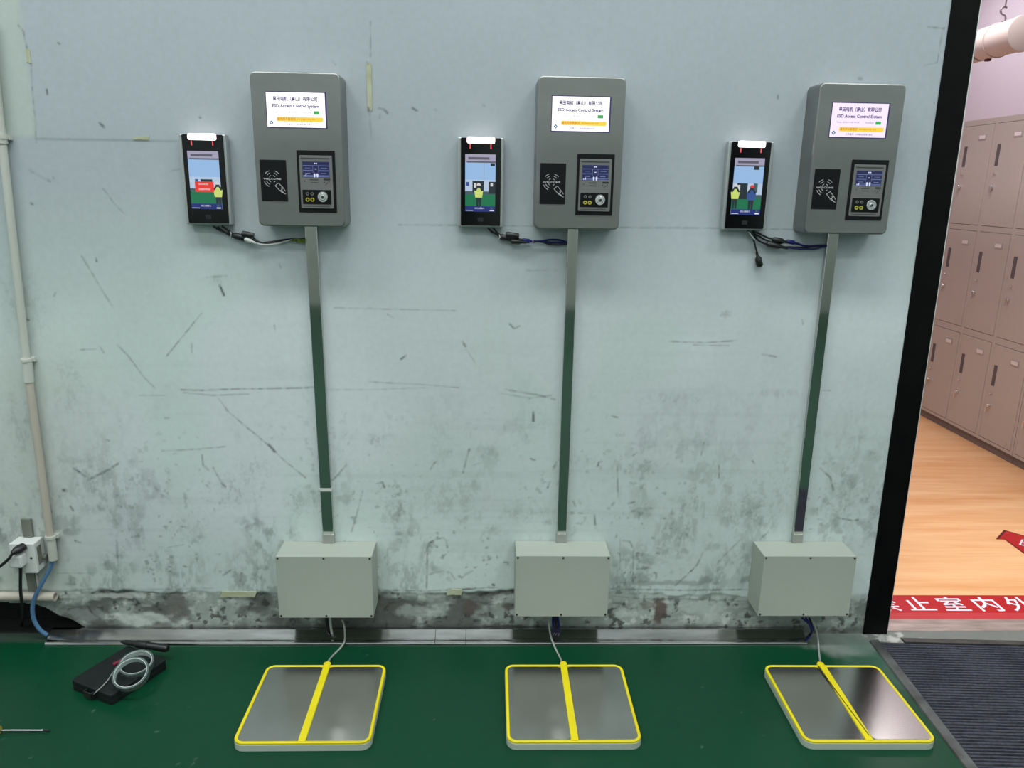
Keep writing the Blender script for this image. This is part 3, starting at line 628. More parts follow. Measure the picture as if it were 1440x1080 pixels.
for i, (bx, bz) in enumerate(BOX):
    t = empty('junction_box', (bx, 0, bz), BLAB[i], 'junction box', 'junction boxes on the wall')
    hw, hh, dd = .1399, .2003, .0998
    MB().box(-hw, hw, -dd+.0025, -.0008, 0, hh).build('body', M['box'], t, bevel=.002)
    MB().box(-hw, hw, -dd, -dd+.0022, 0, hh).build('cover', M['box'], t, bevel=.0008)
    for x in (-hw+.006, 0, hw-.006):
        for z in (.006, hh-.006):
            slabw(disc(x, z, .0032, 12), -dd+.001, -dd-.001, .0004).build('screw', M['screw'], t)

# ------------------------------------------------------------------ face recognition terminals
TERM = [(-.7535, 1.2665), (-.0245, 1.2720), (.6985, 1.2755)]
TLAB = ['left face recognition terminal, its screen showing a red message box',
        'middle face recognition terminal, its screen showing one figure in a yellow vest',
        'right face recognition terminal, its screen showing two standing figures']
sky = glow('screen_wall_blue', lin(158, 196, 240), .85); sky2 = glow('screen_wall_pale', lin(190, 210, 235), .85); ceilg = glow('screen_ceiling', lin(176, 170, 196), .8)
beamg = glow('screen_beam', lin(104, 104, 118), .7); grn = glow('screen_floor_green', lin(26, 126, 84), .75); grn2 = glow('screen_far_floor', lin(74, 104, 112), .7)
drk = glow('screen_dark', lin(40, 54, 64), .6); navy = glow('screen_navy', lin(32, 48, 128), .75); vest = glow('screen_vest', lin(206, 222, 118), .9)
skin = glow('screen_pale', lin(222, 222, 222), .85); redg = glow('screen_red', lin(238, 52, 46), .9); bluev = glow('screen_blue_vest', lin(58, 88, 158), .8); wht = glow('screen_letters', lin(235, 235, 245), .95)
led = glow('led_light', (1, .80, .74, 1), 7.0); redglint = glow('red_led_reflection', (1, .10, .12, 1), .9)
def figure(b, par, x, z, s, vm, y):
    """the camera image on the screen: a small flat silhouette"""
    P = lambda q, m, n, yy: MB().add([(x+a*s, yy, z+c*s) for a, c in q], [tuple(range(len(q)))]).build(n, m, par)
    P([(-.10, 0), (-.02, 0), (0, .34), (.02, 0), (.10, 0), (.12, .48), (-.12, .48)], drk, 'figure_legs', y)
    P([(-.15, .42), (.15, .42), (.20, .72), (.13, .84), (-.13, .84), (-.20, .72)], vm, 'figure_vest', y-.0002)
    P([(-.20, .72), (-.13, .84), (-.04, .93), (-.02, .88), (-.12, .70)], drk, 'figure_arm', y-.0003)
    P([(.20, .72), (.13, .84), (.04, .93), (.02, .88), (.12, .70)], drk, 'figure_arm', y-.0003)
    P([(-.07, .84), (.07, .84), (.085, .95), (-.085, .95)], drk, 'figure_face', y-.0004)
    P([(-.095, .94), (.095, .94), (.08, 1.01), (.03, 1.05), (-.03, 1.05), (-.08, 1.01)], skin if vm is vest else redg, 'figure_helmet', y-.0005)
def terminal(i):
    cx, cz = TERM[i]; H = .2285
    t = empty('face_terminal', (cx, 0, cz), TLAB[i], 'terminal', 'face recognition terminals on the wall')
    bk = slabw(rrect(-.0618, .0608, -.0036, H+.0008, .004, 3), -.006, -.0275, .003).build('silver_housing', M['alu'], t, smooth=True)
    MB().box(-.035, .035, -.0065, -.0008, .02, H-.03).build('wall_bracket', M['black'], t)
    slabw(rrect(-.0535, .0535, .0005, H-.0005, .003, 3), -.0255, -.0302, .001).build('glass_front', M['gloss'], t)
    y = -.0306
    x0, x1, z0, z1 = -.0415, .0392, .0373, .1862
    sc = MB().add([(a, y, c) for a, c in ((x0, z0), (x1, z0), (x1, z1), (x0, z1))], [(0, 1, 2, 3)]).build('touch_screen', sky, t)
    def R(n, a0, a1, c0, c1, m, d): MB().add([(x0+(x1-x0)*a, y-d, z0+(z1-z0)*c) for a, c in ((a0, c0), (a1, c0), (a1, c1), (a0, c1))], [(0, 1, 2, 3)]).build(n, m, sc)
    hz = .36
    R('image_ceiling', 0, 1, .87, 1, ceilg, .0002); R('image_beam', .05, 1, .855, .88, beamg, .0003); R('image_beam', .1, .8, .91, .95, beamg, .0003)
    R('image_wall', 0, 1, hz, .56, sky2, .0002); R('image_floor', 0, 1, .10, hz-.05, grn, .0002); R('image_far_floor', 0, 1, hz-.06, hz, grn2, .0003)
    if i == 0:
        R('image_door', .36, .74, hz, .52, drk, .0004); R('image_notice', .18, .28, .44, .52, bluev, .0004)
        figure(0, sc, x0+(x1-x0)*.90, z0+.006, .062, vest, y-.0006)
        R('message_box', .17, .78, .30, .48, redg, .0014)
        letters('测试失败', .0050, wht, sc, (x0+(x1-x0)*.44, y-.0017, z0+.063), .026)
        letters('请重新刷脸', .0050, wht, sc, (x0+(x1-x0)*.47, y-.0017, z0+.050), .032)
    elif i == 1:
        R('image_door', .24, .62, hz-.02, .54, drk, .0004); R('image_door', .78, 1, hz-.04, .53, drk, .0004); R('image_paper', .29, .37, .42, .50, skin, .0005); R('image_notice', .03, .13, .45, .52, bluev, .0004)
        R('image_unit', .84, .98, .80, .85, drk, .0004); R('image_pole', .615, .625, .54, .86, beamg, .0004); R('image_paper', .84, .92, .45, .51, skin, .0005)
        figure(0, sc, x0+(x1-x0)*.45, z0+.012, .060, vest, y-.0006)
    else:
        R('image_door', .14, .50, hz-.08, .56, drk, .0004); R('image_paper', .17, .25, .42, .53, skin, .0005); R('image_unit', .66, .84, .80, .86, drk, .0004); R('image_door', .70, .84, .40, .56, grn2, .0004)
        figure(0, sc, x0+(x1-x0)*.10, z0+.016, .062, vest, y-.0006)
        figure(0, sc, x0+(x1-x0)*.65, z0+.012, .064, bluev, y-.0006)
    R('caption_bar', 0, 1, 0, .10, navy, .0012)
    letters('请正对摄像头', .0048, wht, sc, (x0+(x1-x0)*.48, y-.0015, z0+.0075), .026)
    R('caption_line', .02, .26, .018, .026, wht, .0014); R('caption_line', .82, .96, .016, .034, wht, .0014); R('caption_shield', .84, .92, .05, .085, grn2, .0014)
    # light bar, and glowing strips painted in as red LED reflections
    slabw(rrect(-.0365, .0365, H-.0145, H+.0015, .004, 4), -.0290, -.0335, .0015).build('light_bar', led, t, smooth=True)
    for x in (-.0285, .0265): slabw(rrect(x-.0016, x+.0016, H-.0285, H-.0165, .001, 2), -.0298, -.0306).build('red_led_reflection', redglint, t)
    cw = MB()
    for a0 in range(0, 4): cw.box(-.0045+a0*.0025, -.003+a0*.0025, -.0305, -.0300, .0155, .0185)
    cw.add([(x_, yy, z_) for yy in (-.0303,) for x_, z_ in rrect(-.0075, .0075, .0115, .0225, .002, 3)], [tuple(range(16))])
    cw.build('card_symbol', mat('dim_print', lin(26, 26, 28), .5), t)
for i in range(3): terminal(i)

# ------------------------------------------------------------------ cables between terminals and channels
def P3(x, y, off=.012): return W(x, y, off)
def cord(par, pts, r, m, name='cord', off=.012, n=8):
    pp = [P3(p[0], p[1], p[2] if len(p) > 2 else off) for p in pts]
    o = MB().tube([Vector(p)-Vector(par.location) for p in spline(pp, n)], r, 8).build(name, M[m], par, smooth=True); return o
def lump(par, a, b_, r0, r1, m, name, off=.012):
    A = Vector(P3(*a, off))-Vector(par.location); B = Vector(P3(*b_, off))-Vector(par.location); n = Vector((0, 1, 0)); d = (B-A).normalized(); s = d.cross(n)
    mb = MB(); rings = []
    for f, r in ((0, r0*.6), (.08, r0), (.55, r0), (.72, r1), (1, r1*.9)):
        p = A+(B-A)*f; h = min(r, .0075)
        rings.append([p+s*r*math.cos(2*PI*k/10)+n*h*math.sin(2*PI*k/10) for k in range(10)])
    mb.loft(rings); return mb.build(name, M[m], par, smooth=True)
GC = 'power leads of the face terminals'
c1 = empty('power_cable', P3(345, 333, .008), 'black and white leads with a white plug below the left face terminal', 'cable', GC)
cord(c1, [(300, 318, .02), (308, 323), (318, 327), (330, 331), (342, 335)], .0030, 'black'); cord(c1, [(312, 318, .02), (318, 322), (328, 329), (338, 333)], .0028, 'black'); cord(c1, [(306, 319, .02), (314, 325), (325, 332), (338, 337)], .0026, 'black')
lump(c1, (328, 331), (362, 339), .009, .004, 'black', 'adapter'); lump(c1, (340, 329), (357, 331), .0085, .0075, 'black', 'plug_head', .018)
lump(c1, (344, 336), (360, 342), .0062, .0035, 'white', 'white_plug', .02)
cord(c1, [(356, 334), (366, 341), (380, 340), (400, 337), (414, 336), (431, 336)], .0022, 'black'); cord(c1, [(360, 338), (372, 342), (390, 340), (410, 338), (431, 339)], .002, 'black')
cord(c1, [(358, 342, .016), (372, 344), (388, 343), (402, 339), (414, 337), (431, 340)], .0024, 'white', 'white_cord')
for k in range(3): cord(c1, [(411, 336.5+k*1.2), (419, 336+k*2), (426, 337+k*1.8), (432, 337+k*2)], .0018, 'earth', 'sheathed_wire', .014)
cord(c1, [(324, 326, .016), (325, 329, .019), (324, 334, .014)], .001, 'white', 'cable_tie')
c2 = empty('power_cable', P3(720, 333, .008), 'black adapter with blue lead below the middle face terminal', 'cable', GC)
cord(c2, [(686, 320, .02), (692, 326), (698, 329), (706, 334)], .0030, 'black'); cord(c2, [(693, 320, .02), (698, 326), (704, 331), (712, 335)], .0030, 'black')
lump(c2, (702, 333), (736, 338), .0085, .0045, 'black', 'adapter'); lump(c2, (711, 330), (730, 332), .0085, .0075, 'black', 'plug_head', .018); lump(c2, (718, 339), (740, 341), .0075, .004, 'black', 'plug_head', .016)
lump(c2, (734, 338), (752, 340), .0065, .0035, 'blue', 'blue_plug')
cord(c2, [(745, 339), (760, 339), (775, 337), (790, 338), (799, 342)], .0026, 'blue', 'blue_cord'); cord(c2, [(745, 340), (760, 340), (772, 343), (785, 344), (799, 342)], .0024, 'black'); cord(c2, [(745, 338.5), (760, 340), (778, 341), (799, 341)], .0024, 'blue', 'blue_cord')
cord(c2, [(702, 330, .018), (703, 334, .02), (701, 337, .014)], .001, 'white', 'cable_tie'); cord(c2, [(749, 337, .018), (749.5, 340, .02), (749, 343, .014)], .001, 'white', 'cable_tie')
c3_ = empty('power_cable', P3(1085, 340, .008), 'black and blue leads with adapters below the right face terminal', 'cable', GC)
cord(c3_, [(1069, 329), (1075, 332), (1082, 335), (1090, 336)], .0026, 'black'); cord(c3_, [(1068, 332), (1074, 336), (1081, 339), (1088, 340)], .0026, 'black'); cord(c3_, [(1058, 325, .018), (1064, 336), (1074, 342), (1086, 345)], .0028, 'black'); cord(c3_, [(1060, 325, .02), (1064, 327), (1069, 329)], .0026, 'black'); cord(c3_, [(1058, 326, .02), (1062, 330), (1068, 332)], .0026, 'black')
lump(c3_, (1086, 337), (1110, 341), .0085, .004, 'black', 'adapter'); lump(c3_, (1078, 343), (1108, 349), .0075, .004, 'black', 'adapter', .018)
lump(c3_, (1106, 339), (1124, 343), .006, .003, 'blue', 'blue_plug')
cord(c3_, [(1118, 342), (1134, 346), (1150, 345), (1166, 345)], .0028, 'blue', 'blue_cord'); cord(c3_, [(1106, 348), (1126, 350), (1145, 350), (1158, 347), (1166, 346)], .0026, 'blue', 'blue_cord'); cord(c3_, [(1106, 347.5), (1130, 348), (1150, 346), (1166, 345)], .0026, 'black')
c4 = empty('hanging_plug', P3(1066, 360, .008), 'loose black connector hanging on its lead under the right face terminal', 'plug')
cord(c4, [(1051, 323, .02), (1056, 330, .016), (1060, 338), (1063, 350), (1065, 356)], .0024, 'black'); cord(c4, [(1050, 322, .02), (1055, 329, .018), (1058, 333, .018), (1061, 337, .016)], .0019, 'tape_core', 'bare_end')
A = lump(c4, (1069, 375), (1064, 354), .0095, .0042, 'black', 'connector')

# ------------------------------------------------------------------ foot plates
MATS = [(-.4572, -.3551, .0015), (.2291, -.3554, -.0016), (.9887, -.3602, -.0085)]
FLAB = ['left yellow-edged steel foot plate on the green floor', 'middle yellow-edged steel foot plate on the green floor', 'right yellow-edged steel foot plate on the floor beside the ribbed doormat']
for i, (fx, fy, fr) in enumerate(MATS):
    t = empty('foot_plate', (fx, fy, 0), FLAB[i], 'foot plate', 'steel foot plates on the floor'); t.rotation_euler.z = fr
    w2, l2 = .1722, .1604
    slabf(rrect(-w2, w2, -l2, l2, .026), .001, .0195, .002).build('base', M['base'], t, smooth=True)
    # yellow rim as an open frame
    ro = rrect(-w2+.0006, w2-.0006, -l2+.0006, l2-.0006, .0255); ri = rrect(-w2+.0085, w2-.0085, -l2+.0085, l2-.0085, .018)
    rm = MB(); rm.loft([[(p[0], p[1], z) for p in q] for q, z in ((ro, .018), (ro, .0235), (rrect(-w2+.002, w2-.002, -l2+.002, l2-.002, .024), .025), (rrect(-w2+.007, w2-.007, -l2+.007, l2-.007, .0195), .025), (ri, .0238), (ri, .018), (ro, .018))], cap=False)
    rm.build('yellow_rim', M['yellow'], t, smooth=True)
    for s in (-1, 1):
        a, b_ = sorted((s*.0085, s*(w2-.0088)))
        slabf(rrect(a, b_, -l2+.0088, l2-.0088, .014), .019, .0240, .0008).build('steel_plate', M['plate'], t)
    sp_ = slabf(rrect(-.0095, .0095, -l2+.003, l2-.001, .003, 3), .0185, .0275, .0015)
    if i == 2: sp_.v = [(x+.004*(y/l2), y, z) for x, y, z in sp_.v]
    st_ = sp_.build('centre_strip', M['yellow'], t)
    slabf(disc(0, l2-.001, .0105, 16), .018, .031, .003).build('cable_boss', M['yellow'], t, smooth=True)
    if i == 2: MB().tube([(-.0105, l2-.01, .027), (-.006, .02, .027), (.0015, -l2+.02, .027)], .0016, 6).build('edge_gap', M['ink'], t)
GF = 'grey leads from the boxes to the foot plates'
paths = [
    [W(481, 872, .05), W(484, 880, .052), (W(485, 893, .062)), G(484, 903, .016), G(478, 912, .004), G(468, 922, .004), G(461, 931, .022)],
    [W(771, 870, .05), W(772, 880, .052), W(774, 893, .062), G(778, 905, .016), G(783, 916, .004), G(788, 926, .004), G(790.5, 933, .022)],
    [W(1142, 872, .05), W(1146, 880, .052), G(1150, 897, .02), G(1151, 908, .008), G(1152, 920, .004), G(1153, 928, .006), G(1154, 933, .022)]]
for i, p in enumerate(paths):
    o = MB().tube(spline(p, 8), .0028, 8).build('foot_plate_lead', M['grey_cable'], None, smooth=True)
    tag(o, 'thin grey lead from the %s junction box to its foot plate' % ['left', 'middle', 'right'][i], 'cable', GF)
t = empty('drop_cable', W(461, 880, .03), 'short black and white cables dropping behind the strip under the left box', 'cable')
def drop(par, pts, r, m, name): MB().tube([Vector(q)-Vector(par.location) for q in spline(pts, 8)], r, 8).build(name, M[m], par, smooth=True)
drop(t, [W(459, 868, .03), W(460, 880, .028), W(461, 890, .022)], .005, 'black', 'black_cable'); drop(t, [W(464, 868, .035), W(465, 880, .034), W(467, 892, .026)], .0038, 'pvc', 'white_cable')
t = empty('drop_cable', W(782, 880, .03), 'dark blue cables dropping behind the strip under the middle box', 'cable')
for k, m in enumerate(('blue', 'black', 'blue')): drop(t, [W(778+k*3, 867, .035), W(778+k*4, 880, .033), W(780+k*3, 890, .024)], .004, m, 'cable_strand')
drop(t, [W(785, 867, .03), W(786, 880, .03), W(783, 891, .024)], .002, 'pvc', 'white_strand')
t = empty('drop_cable', W(1138, 880, .03), 'dark blue twisted cables bending to the strip end under the right box', 'cable')
for k, m in enumerate(('blue', 'blue', 'black')):
    drop(t, [W(1128+k*5, 869, .045), W(1137+k*2, 877, .045), W(1141+k, 886, .048), G(1139-k, 894, .014), G(1133-k, 901, .008)], .0032, m, 'cable_strand')

# ------------------------------------------------------------------ left end: pipe, socket, hose
pp = empty('vertical_pipe', W(75, 787), 'white plastic conduit pipe running up the wall at the left edge', 'pipe')
def wp(x, y, off): return Vector(W(x, y, off))-Vector(pp.location)
p0 = wp(75, 787, .016); p1 = wp(39, 520, .016); p2 = wp(2, 190, .016); p3 = p2+(p2-p1)*.45
MB().tube([p0, p0+(p1-p0)*.95], .0108, 14).build('lower_pipe', M['pvc_beige'], pp, smooth=True)
MB().tube([p1, p2], .0105, 14).build('upper_pipe', M['pvc'], pp, smooth=True); MB().tube([p2, p3], .0105, 14).build('top_pipe', M['pvc'], pp, smooth=True)
MB().tube([wp(41, 537, .016), wp(38, 508, .016)], .0132, 14).build('coupling', M['pvc'], pp, smooth=True)
MB().tube([wp(75, 787, .016), wp(71.5, 757, .016)], .0125, 14).build('coupling', M['pvc'], pp, smooth=True)
MB().tube([wp(3, 202, .016), wp(1.5, 188, .016)], .014, 14).build('coupling', M['pvc'], pp, smooth=True)
for x, y in ((37.5, 506), (71.5, 755), (2.5, 193)):
    q = wp(x, y, .016); c = MB().tube([q-Vector((0, 0, .004)), q+Vector((0, 0, .004))], .0155, 14); c.box(q.x-.019, q.x+.019, q.y+.004, q.y+.0155, q.z-.006, q.z+.006); c.build('pipe_clip', M['pvc'], pp, smooth=True)
hose = MB().tube(spline([W(75, 785, .016), W(71, 798, .018), W(58, 822, .03), W(47, 846, .034), W(47, 868, .034), W(55, 884, .034), W(66, 893, .03)], 8), .0062, 10).build('blue_hose', M['blue_hose'], None, smooth=True)
tag(hose, 'light blue hose curving from the pipe end down to the floor strip', 'hose')
so = empty('wall_socket', W(38, 770), 'white surface-mounted socket box on the wall at the left', 'socket')
sl = Vector(so.location); off = .052
a = Vector(W(12, 765, off)); b_ = Vector(W(53, 806, off)); bx0, bx1, bz0, bz1 = a.x-sl.x, b_.x-sl.x, b_.z-sl.z, a.z-sl.z
MB().box(bx0, bx1, -off+.008, -.0008, bz0, bz1).build('back_box', M['white'], so, bevel=.003)
MB().box(bx0-.001, bx1+.001, -off, -off+.009, bz0-.001, bz1+.001).build('face_plate', M['white'], so, bevel=.003)
for x, z in ((bx1-.012, (bz0+bz1)/2+.002), (bx0+.012, (bz0+bz1)/2+.002)): slabw(disc(x, z, .0035, 10), -off+.001, -off-.001).build('screw', M['screw'], so)
MB().box(bx1-.0002, bx1+.0008, -.04, -.02, bz0+.02, bz1-.016).build('side_knockout', M['trunk'], so)
MB().tube([(bx1, -.014, bz0+.034), (bx1+.012, -.014, bz0+.034)], .009, 10).build('side_gland', M['trunk'], so, smooth=True)
tk = empty('flat_trunking', W(46, 832), 'grey flat cable trunking behind the white wall socket', 'trunking'); tl = Vector(tk.location)
a = Vector(W(38, 800))-tl; b_ = Vector(W(55, 832))-tl
MB().box(a.x, b_.x, -.012, -.0008, .001, bz0+sl.z-tl.z-.001).build('lower_cover', M['trunk'], tk, bevel=.002)
MB().box(b_.x+.001, b_.x+.006, -.008, -.0008, .001, bz0+sl.z-tl.z-.001).build('cover_edge', M['pvc'], tk)
a = Vector(W(34, 746))-tl; b_ = Vector(W(45, 728))-tl
MB().box(a.x, b_.x, -.010, -.0008, bz1+sl.z-tl.z+.001, b_.z).build('upper_stub', M['trunk'], tk, bevel=.002)
hp = empty('horizontal_pipe', W(40, 838), 'short off-white pipe with open end lying along the wall below the socket', 'pipe'); hl = Vector(hp.location)
e0 = Vector(W(-60, 838, .018))-hl; e1 = Vector(W(78, 839, .018))-hl; ax = (e1-e0).normalized(); r_ = .0145; m = MB(); rings = []
for p, r in ((e0, r_), (e1, r_), (e1, r_*.7), (e1-ax*.03, r_*.7)): rings.append([p+Vector((0, math.cos(2*PI*k/16)*r, math.sin(2*PI*k/16)*r)) for k in range(16)])
m.loft(rings); m.build('tube', M['pvc_beige'], hp, smooth=True)
MB().tube([e1-ax*.028, e1-ax*.02], r_*.69, 16).build('dark_bore', M['cavity'], hp)
pl_ = empty('black_plug', W(28, 772, off), 'black rubber plug in the white socket with its cord running left', 'plug'); ql = Vector(pl_.location)
def rel(v, l): return Vector(v)-l
d0 = rel(W(34, 768, off+.001), ql); d1 = rel(W(17, 778, off+.034), ql)
m = MB(); dr = (d1-d0).normalized(); s1 = dr.cross(Vector((0, 0, 1))).normalized(); s2 = s1.cross(dr); rings = []
for f, rr_ in ((0, .014), (.5, .0155), (.72, .0135), (1, .0075)): rings.append([d0+(d1-d0)*f+s1*rr_*math.cos(2*PI*k/12)*.9+s2*rr_*.8*math.sin(2*PI*k/12) for k in range(12)])
m.loft(rings); m.build('plug_body', M['black'], pl_, smooth=True)
MB().tube([rel(p, ql) for p in spline([W(18, 778, off+.034), W(12, 786, off+.04), W(2, 795, off+.03), W(-25, 815, off+.02)], 6)], .0045, 8).build('cord', M['black'], pl_, smooth=True)
ad = empty('white_plug', W(28, 785, off), 'white plug below the black one in the wall socket, black cord hanging', 'plug'); al = Vector(ad.location)
a = rel(W(17, 776, off), al); b_ = rel(W(39, 794, off), al)
slabw(rrect(a.x, b_.x, b_.z, a.z, .008), -.0006, -.026, .006).build('plug_body', M['white'], ad, smooth=True)
MB().tube([rel(p, al) for p in spline([W(29, 792, off+.014), W(29, 806, off+.012), W(29, 830, off+.0), W(31, 850, .045), W(32, 866, .02), W(30, 880, -.03)], 6)], .0046, 8).build('cord', M['black'], ad, smooth=True)

# ------------------------------------------------------------------ things lying on the floor at the left
kc = empty('tool_case', G(167, 950), 'flat black plastic tool case lying on the green floor', 'case'); kl = Vector(kc.location)
c_l, c_b, c_r, c_t = [Vector(G(*p, .03)) for p in ((103, 958), (160, 981), (231, 928), (176, 904))]
ax1 = (c_b-c_l); ax2 = ((c_r-c_b)+(c_t-c_l))/2; ctr = (c_l+c_b+c_r+c_t)/4; L1 = ax1.length; ang = math.atan2(ax1.y, ax1.x)
ax2n = Vector((-math.sin(ang), math.cos(ang), 0)); L2 = abs(ax2.dot(ax2n))
kc.location = (ctr.x, ctr.y, 0); kc.rotation_euler.z = ang
h1, h2 = L1/2, L2/2
slabf(rrect(-h1, h1, -h2, h2, .010), .0008, .0155, .002).build('base', M['case'], kc, smooth=True)
slabf(rrect(-h1, h1, -h2, h2, .010), .0165, .0315, .003).build('lid', M['case'], kc, smooth=True)
slabf(rrect(-h1+.004, h1-.004, -h2+.004, h2-.004, .008), .0150, .0170).build('seam', M['black'], kc)
slabf(rrect(-h1+.018, h1-.018, -h2+.018, h2-.03, .008), .031, .0325, .001).build('lid_panel', M['case'], kc)
cl = MB()
for b6 in ((-.016, .016, -h2-.012, -h2-.009, .006, .024), (-.016, -.013, -h2-.012, -h2, .006, .024), (.013, .016, -h2-.012, -h2, .006, .024)): cl.box(*b6)
cl.build('grey_clasp', M['screw'], kc, bevel=.0008)
MB().box(h1-.0005, h1+.003, -h2*.2, h2*.1, .006, .024).build('latch', M['black'], kc, bevel=.001)
tl_ = empty('black_torch', Vector(G(206, 908, .046)), 'black cylindrical tool handle lying across the far end of the black case', 'tool'); l_ = Vector(tl_.location)
a = Vector(G(170, 902, .044))-l_; b_ = Vector(G(236, 912, .044))-l_; q = lambda f: a+(b_-a)*f
MB().tube([q(.32), q(.36), q(.55), q(.58), q(.94), q(1)], [.0095, .0115, .0115, .0100, .0118, .009], 14).build('handle', M['black'], tl_, smooth=True)
MB().tube([q(0), q(.10), q(.34)], [.003, .007, .009], 10).build('tapered_tip', M['black'], tl_, smooth=True)
MB().tube([q(.555), q(.575)], .0122, 14).build('collar', M['ink'], tl_, smooth=True)
def tape_roll(ctr, r, wd, tilt_x, tilt_z, label):
    t = empty('tape_roll', ctr, label, 'tape roll', 'clear tape rolls on the black case'); n = 40
    def ring(r0, r1, w2):
        m = MB(); m.loft([[(rr_*math.cos(2*PI*k/n), rr_*math.sin(2*PI*k/n), z) for k in range(n)] for rr_, z in ((r1, -w2), (r1, w2), (r0, w2), (r0, -w2), (r1, -w2))], cap=False); return m
    ring(r-.0045, r, wd/2).build('tape_layers', M['tape'], t, smooth=True)
    ring(r-.0062, r-.0046, wd/2+.0006).build('core', M['tape_core'], t, smooth=True)
    t.rotation_euler = (tilt_x, 0, tilt_z); return t
r2 = tape_roll(Vector(G(192, 934, .045)), .046, .016, math.radians(14), .25, 'clear tape roll lying behind, partly under the other roll on the case')
r1 = tape_roll(Vector(G(184.5, 948, .060)), .047, .017, math.radians(27), .10, 'clear tape roll in front, leaning on the other roll on the case')
tg = empty('red_tag', Vector(G(166, 932, .034)), 'small dark red tag beside the tape rolls on the black case', 'tag')
tg.rotation_euler.z = .9
slabf(rrect(-.014, .014, -.006, .006, .002, 3), .0, .004, .001).build('tag_body', M['pink'], tg); MB().tube(spline([(.012, 0, .004), (.02, .004, .006), (.026, 0, .003)], 6), .0012, 6).build('loop', M['pink'], tg, smooth=True)
cd_ = tag(MB().tube(spline([G(166, 938, .036), G(157, 948, .036), G(152, 956, .036), G(143, 966, .036), G(134, 974, .030), G(131, 978, .006)], 6), .0014, 6).build('thin_wire', M['grey_cable'], None, smooth=True), 'thin wire lying across the lid of the black case', 'wire')
sd = empty('screwdriver', G(0, 1027), 'screwdriver with yellow handle lying on the green floor at the left edge', 'screwdriver'); dl = Vector(sd.location)
a = Vector(G(0, 1027, .0112))-dl; b_ = Vector(G(70, 1027, .0045))-dl
u_ = (b_-a).normalized(); a2 = a-u_*.095
MB().tube([a2, a2+u_*.008, a2+u_*.05, a2+u_*.08, a2+u_*.095], [.008, .0112, .0108, .009, .0105], 12).build('handle', M['handle'], sd, smooth=True)
MB().tube([a, b_-u_*.016], .0026, 10).build('shaft', M['shaft'], sd, smooth=True); MB().tube([b_-u_*.016, b_-u_*.004, b_], [.0027, .0026, .0018], 10).build('tip', M['ink'], sd, smooth=True)

# ------------------------------------------------------------------ ribbed doormat in its metal edging
dm = empty('doormat', (1.24, -.05, 0), 'dark ribbed doormat in front of the doorway on the green floor', 'doormat'); dm.rotation_euler.z = math.radians(-2.6)
mb = MB(); pitch = .0122; n = 96; yv = []
for k in range(n):
    for f, z in ((.40, .0028), (.46, .0058), (.68, .0068), (.90, .0058), (.96, .0028)): yv.append((-.004-(k+f)*pitch, z))
xs = list(np.linspace(.006, 1.25, 60)); rr_ = random.Random(8)
V = []; F = []
for y_, z in yv:
    for x_ in xs: V.append((x_, y_+rr_.uniform(-.0005, .0005), z+rr_.uniform(-.0006, .0006) if z > .004 else z))
for j in range(len(yv)-1):
    if j % 5 == 4: continue
    for i in range(len(xs)-1): F.append((j*60+i, j*60+i+1, (j+1)*60+i+1, (j+1)*60+i))
mb.add(V, F); o = mb.build('ribs', M['carpet'], dm, smooth=True); o['kind'] = 'stuff'
MB().box(.004, 1.25, -1.18, -.002, .0006, .003).build('backing', M['black'], dm)
m = MB(); m.loft([[(x_, y_, z) for x_, z in ((-.024, .0006), (-.021, .0045), (.001, .0085), (.004, .0085), (.004, .0006))] for y_ in (-1.18, .006)]); m.build('side_edging', M['mat_border'], dm)
m = MB(); m.loft([[(x_, y_, z) for y_, z in ((-.003, .0006), (-.003, .0085), (.002, .0085), (.026, .004), (.028, .0006))] for x_ in (.085, 1.25)]); m.build('front_edging', mat('dark_worn_edging', lin(74, 72, 70), .6, .2, mottle=(25, lin(54, 54, 54))), dm)

# ------------------------------------------------------------------ floor signs in the doorway
fs = empty('floor_sign', (1.3, .1, 0), 'red floor sign strip with white characters behind the doorway threshold', 'floor sign')
MB().box(.0, 1.10, .024, .137, .0006, .0018).build('red_strip', M['red'], fs)
MB().box(.0, 1.10, -.017, .0238, .0006, .0016).build('filmed_edge', M['red_film'], fs)
for k, ch in enumerate('禁止室内外'):
    letters(ch, .098, M['white_print'], fs, (.077+k*.1203, .041, .0021), None, .011, floor=True)
ar = empty('floor_arrow', (2.2, .66, 0), 'red arrow-shaped floor sticker with dark border on the wood floor', 'floor sticker')
out = [(2.103, .684), (2.139, .685), (2.134, .556), (2.46, .26), (2.60, .42), (2.246, .719), (2.196, .772)]
out = [(x_-2.2, y_-.66) for x_, y_ in out]
slabf(out, .0006, .0014).build('dark_border', M['dark_red'], ar)
cx_ = sum(p[0] for p in out)/len(out); cy_ = sum(p[1] for p in out)/len(out)
slabf([(-.085, .0235), (-.058, .0215), (-.060, -.100), (.258, -.388), (.388, -.238), (.040, .052), (-.002, .100)], .0014, .0022).build('red_face', M['red'], ar)
letters('图', .075, M['white_print'], ar, (-.008, -.045, .0026), None, .006, floor=True, rotz=-.75)

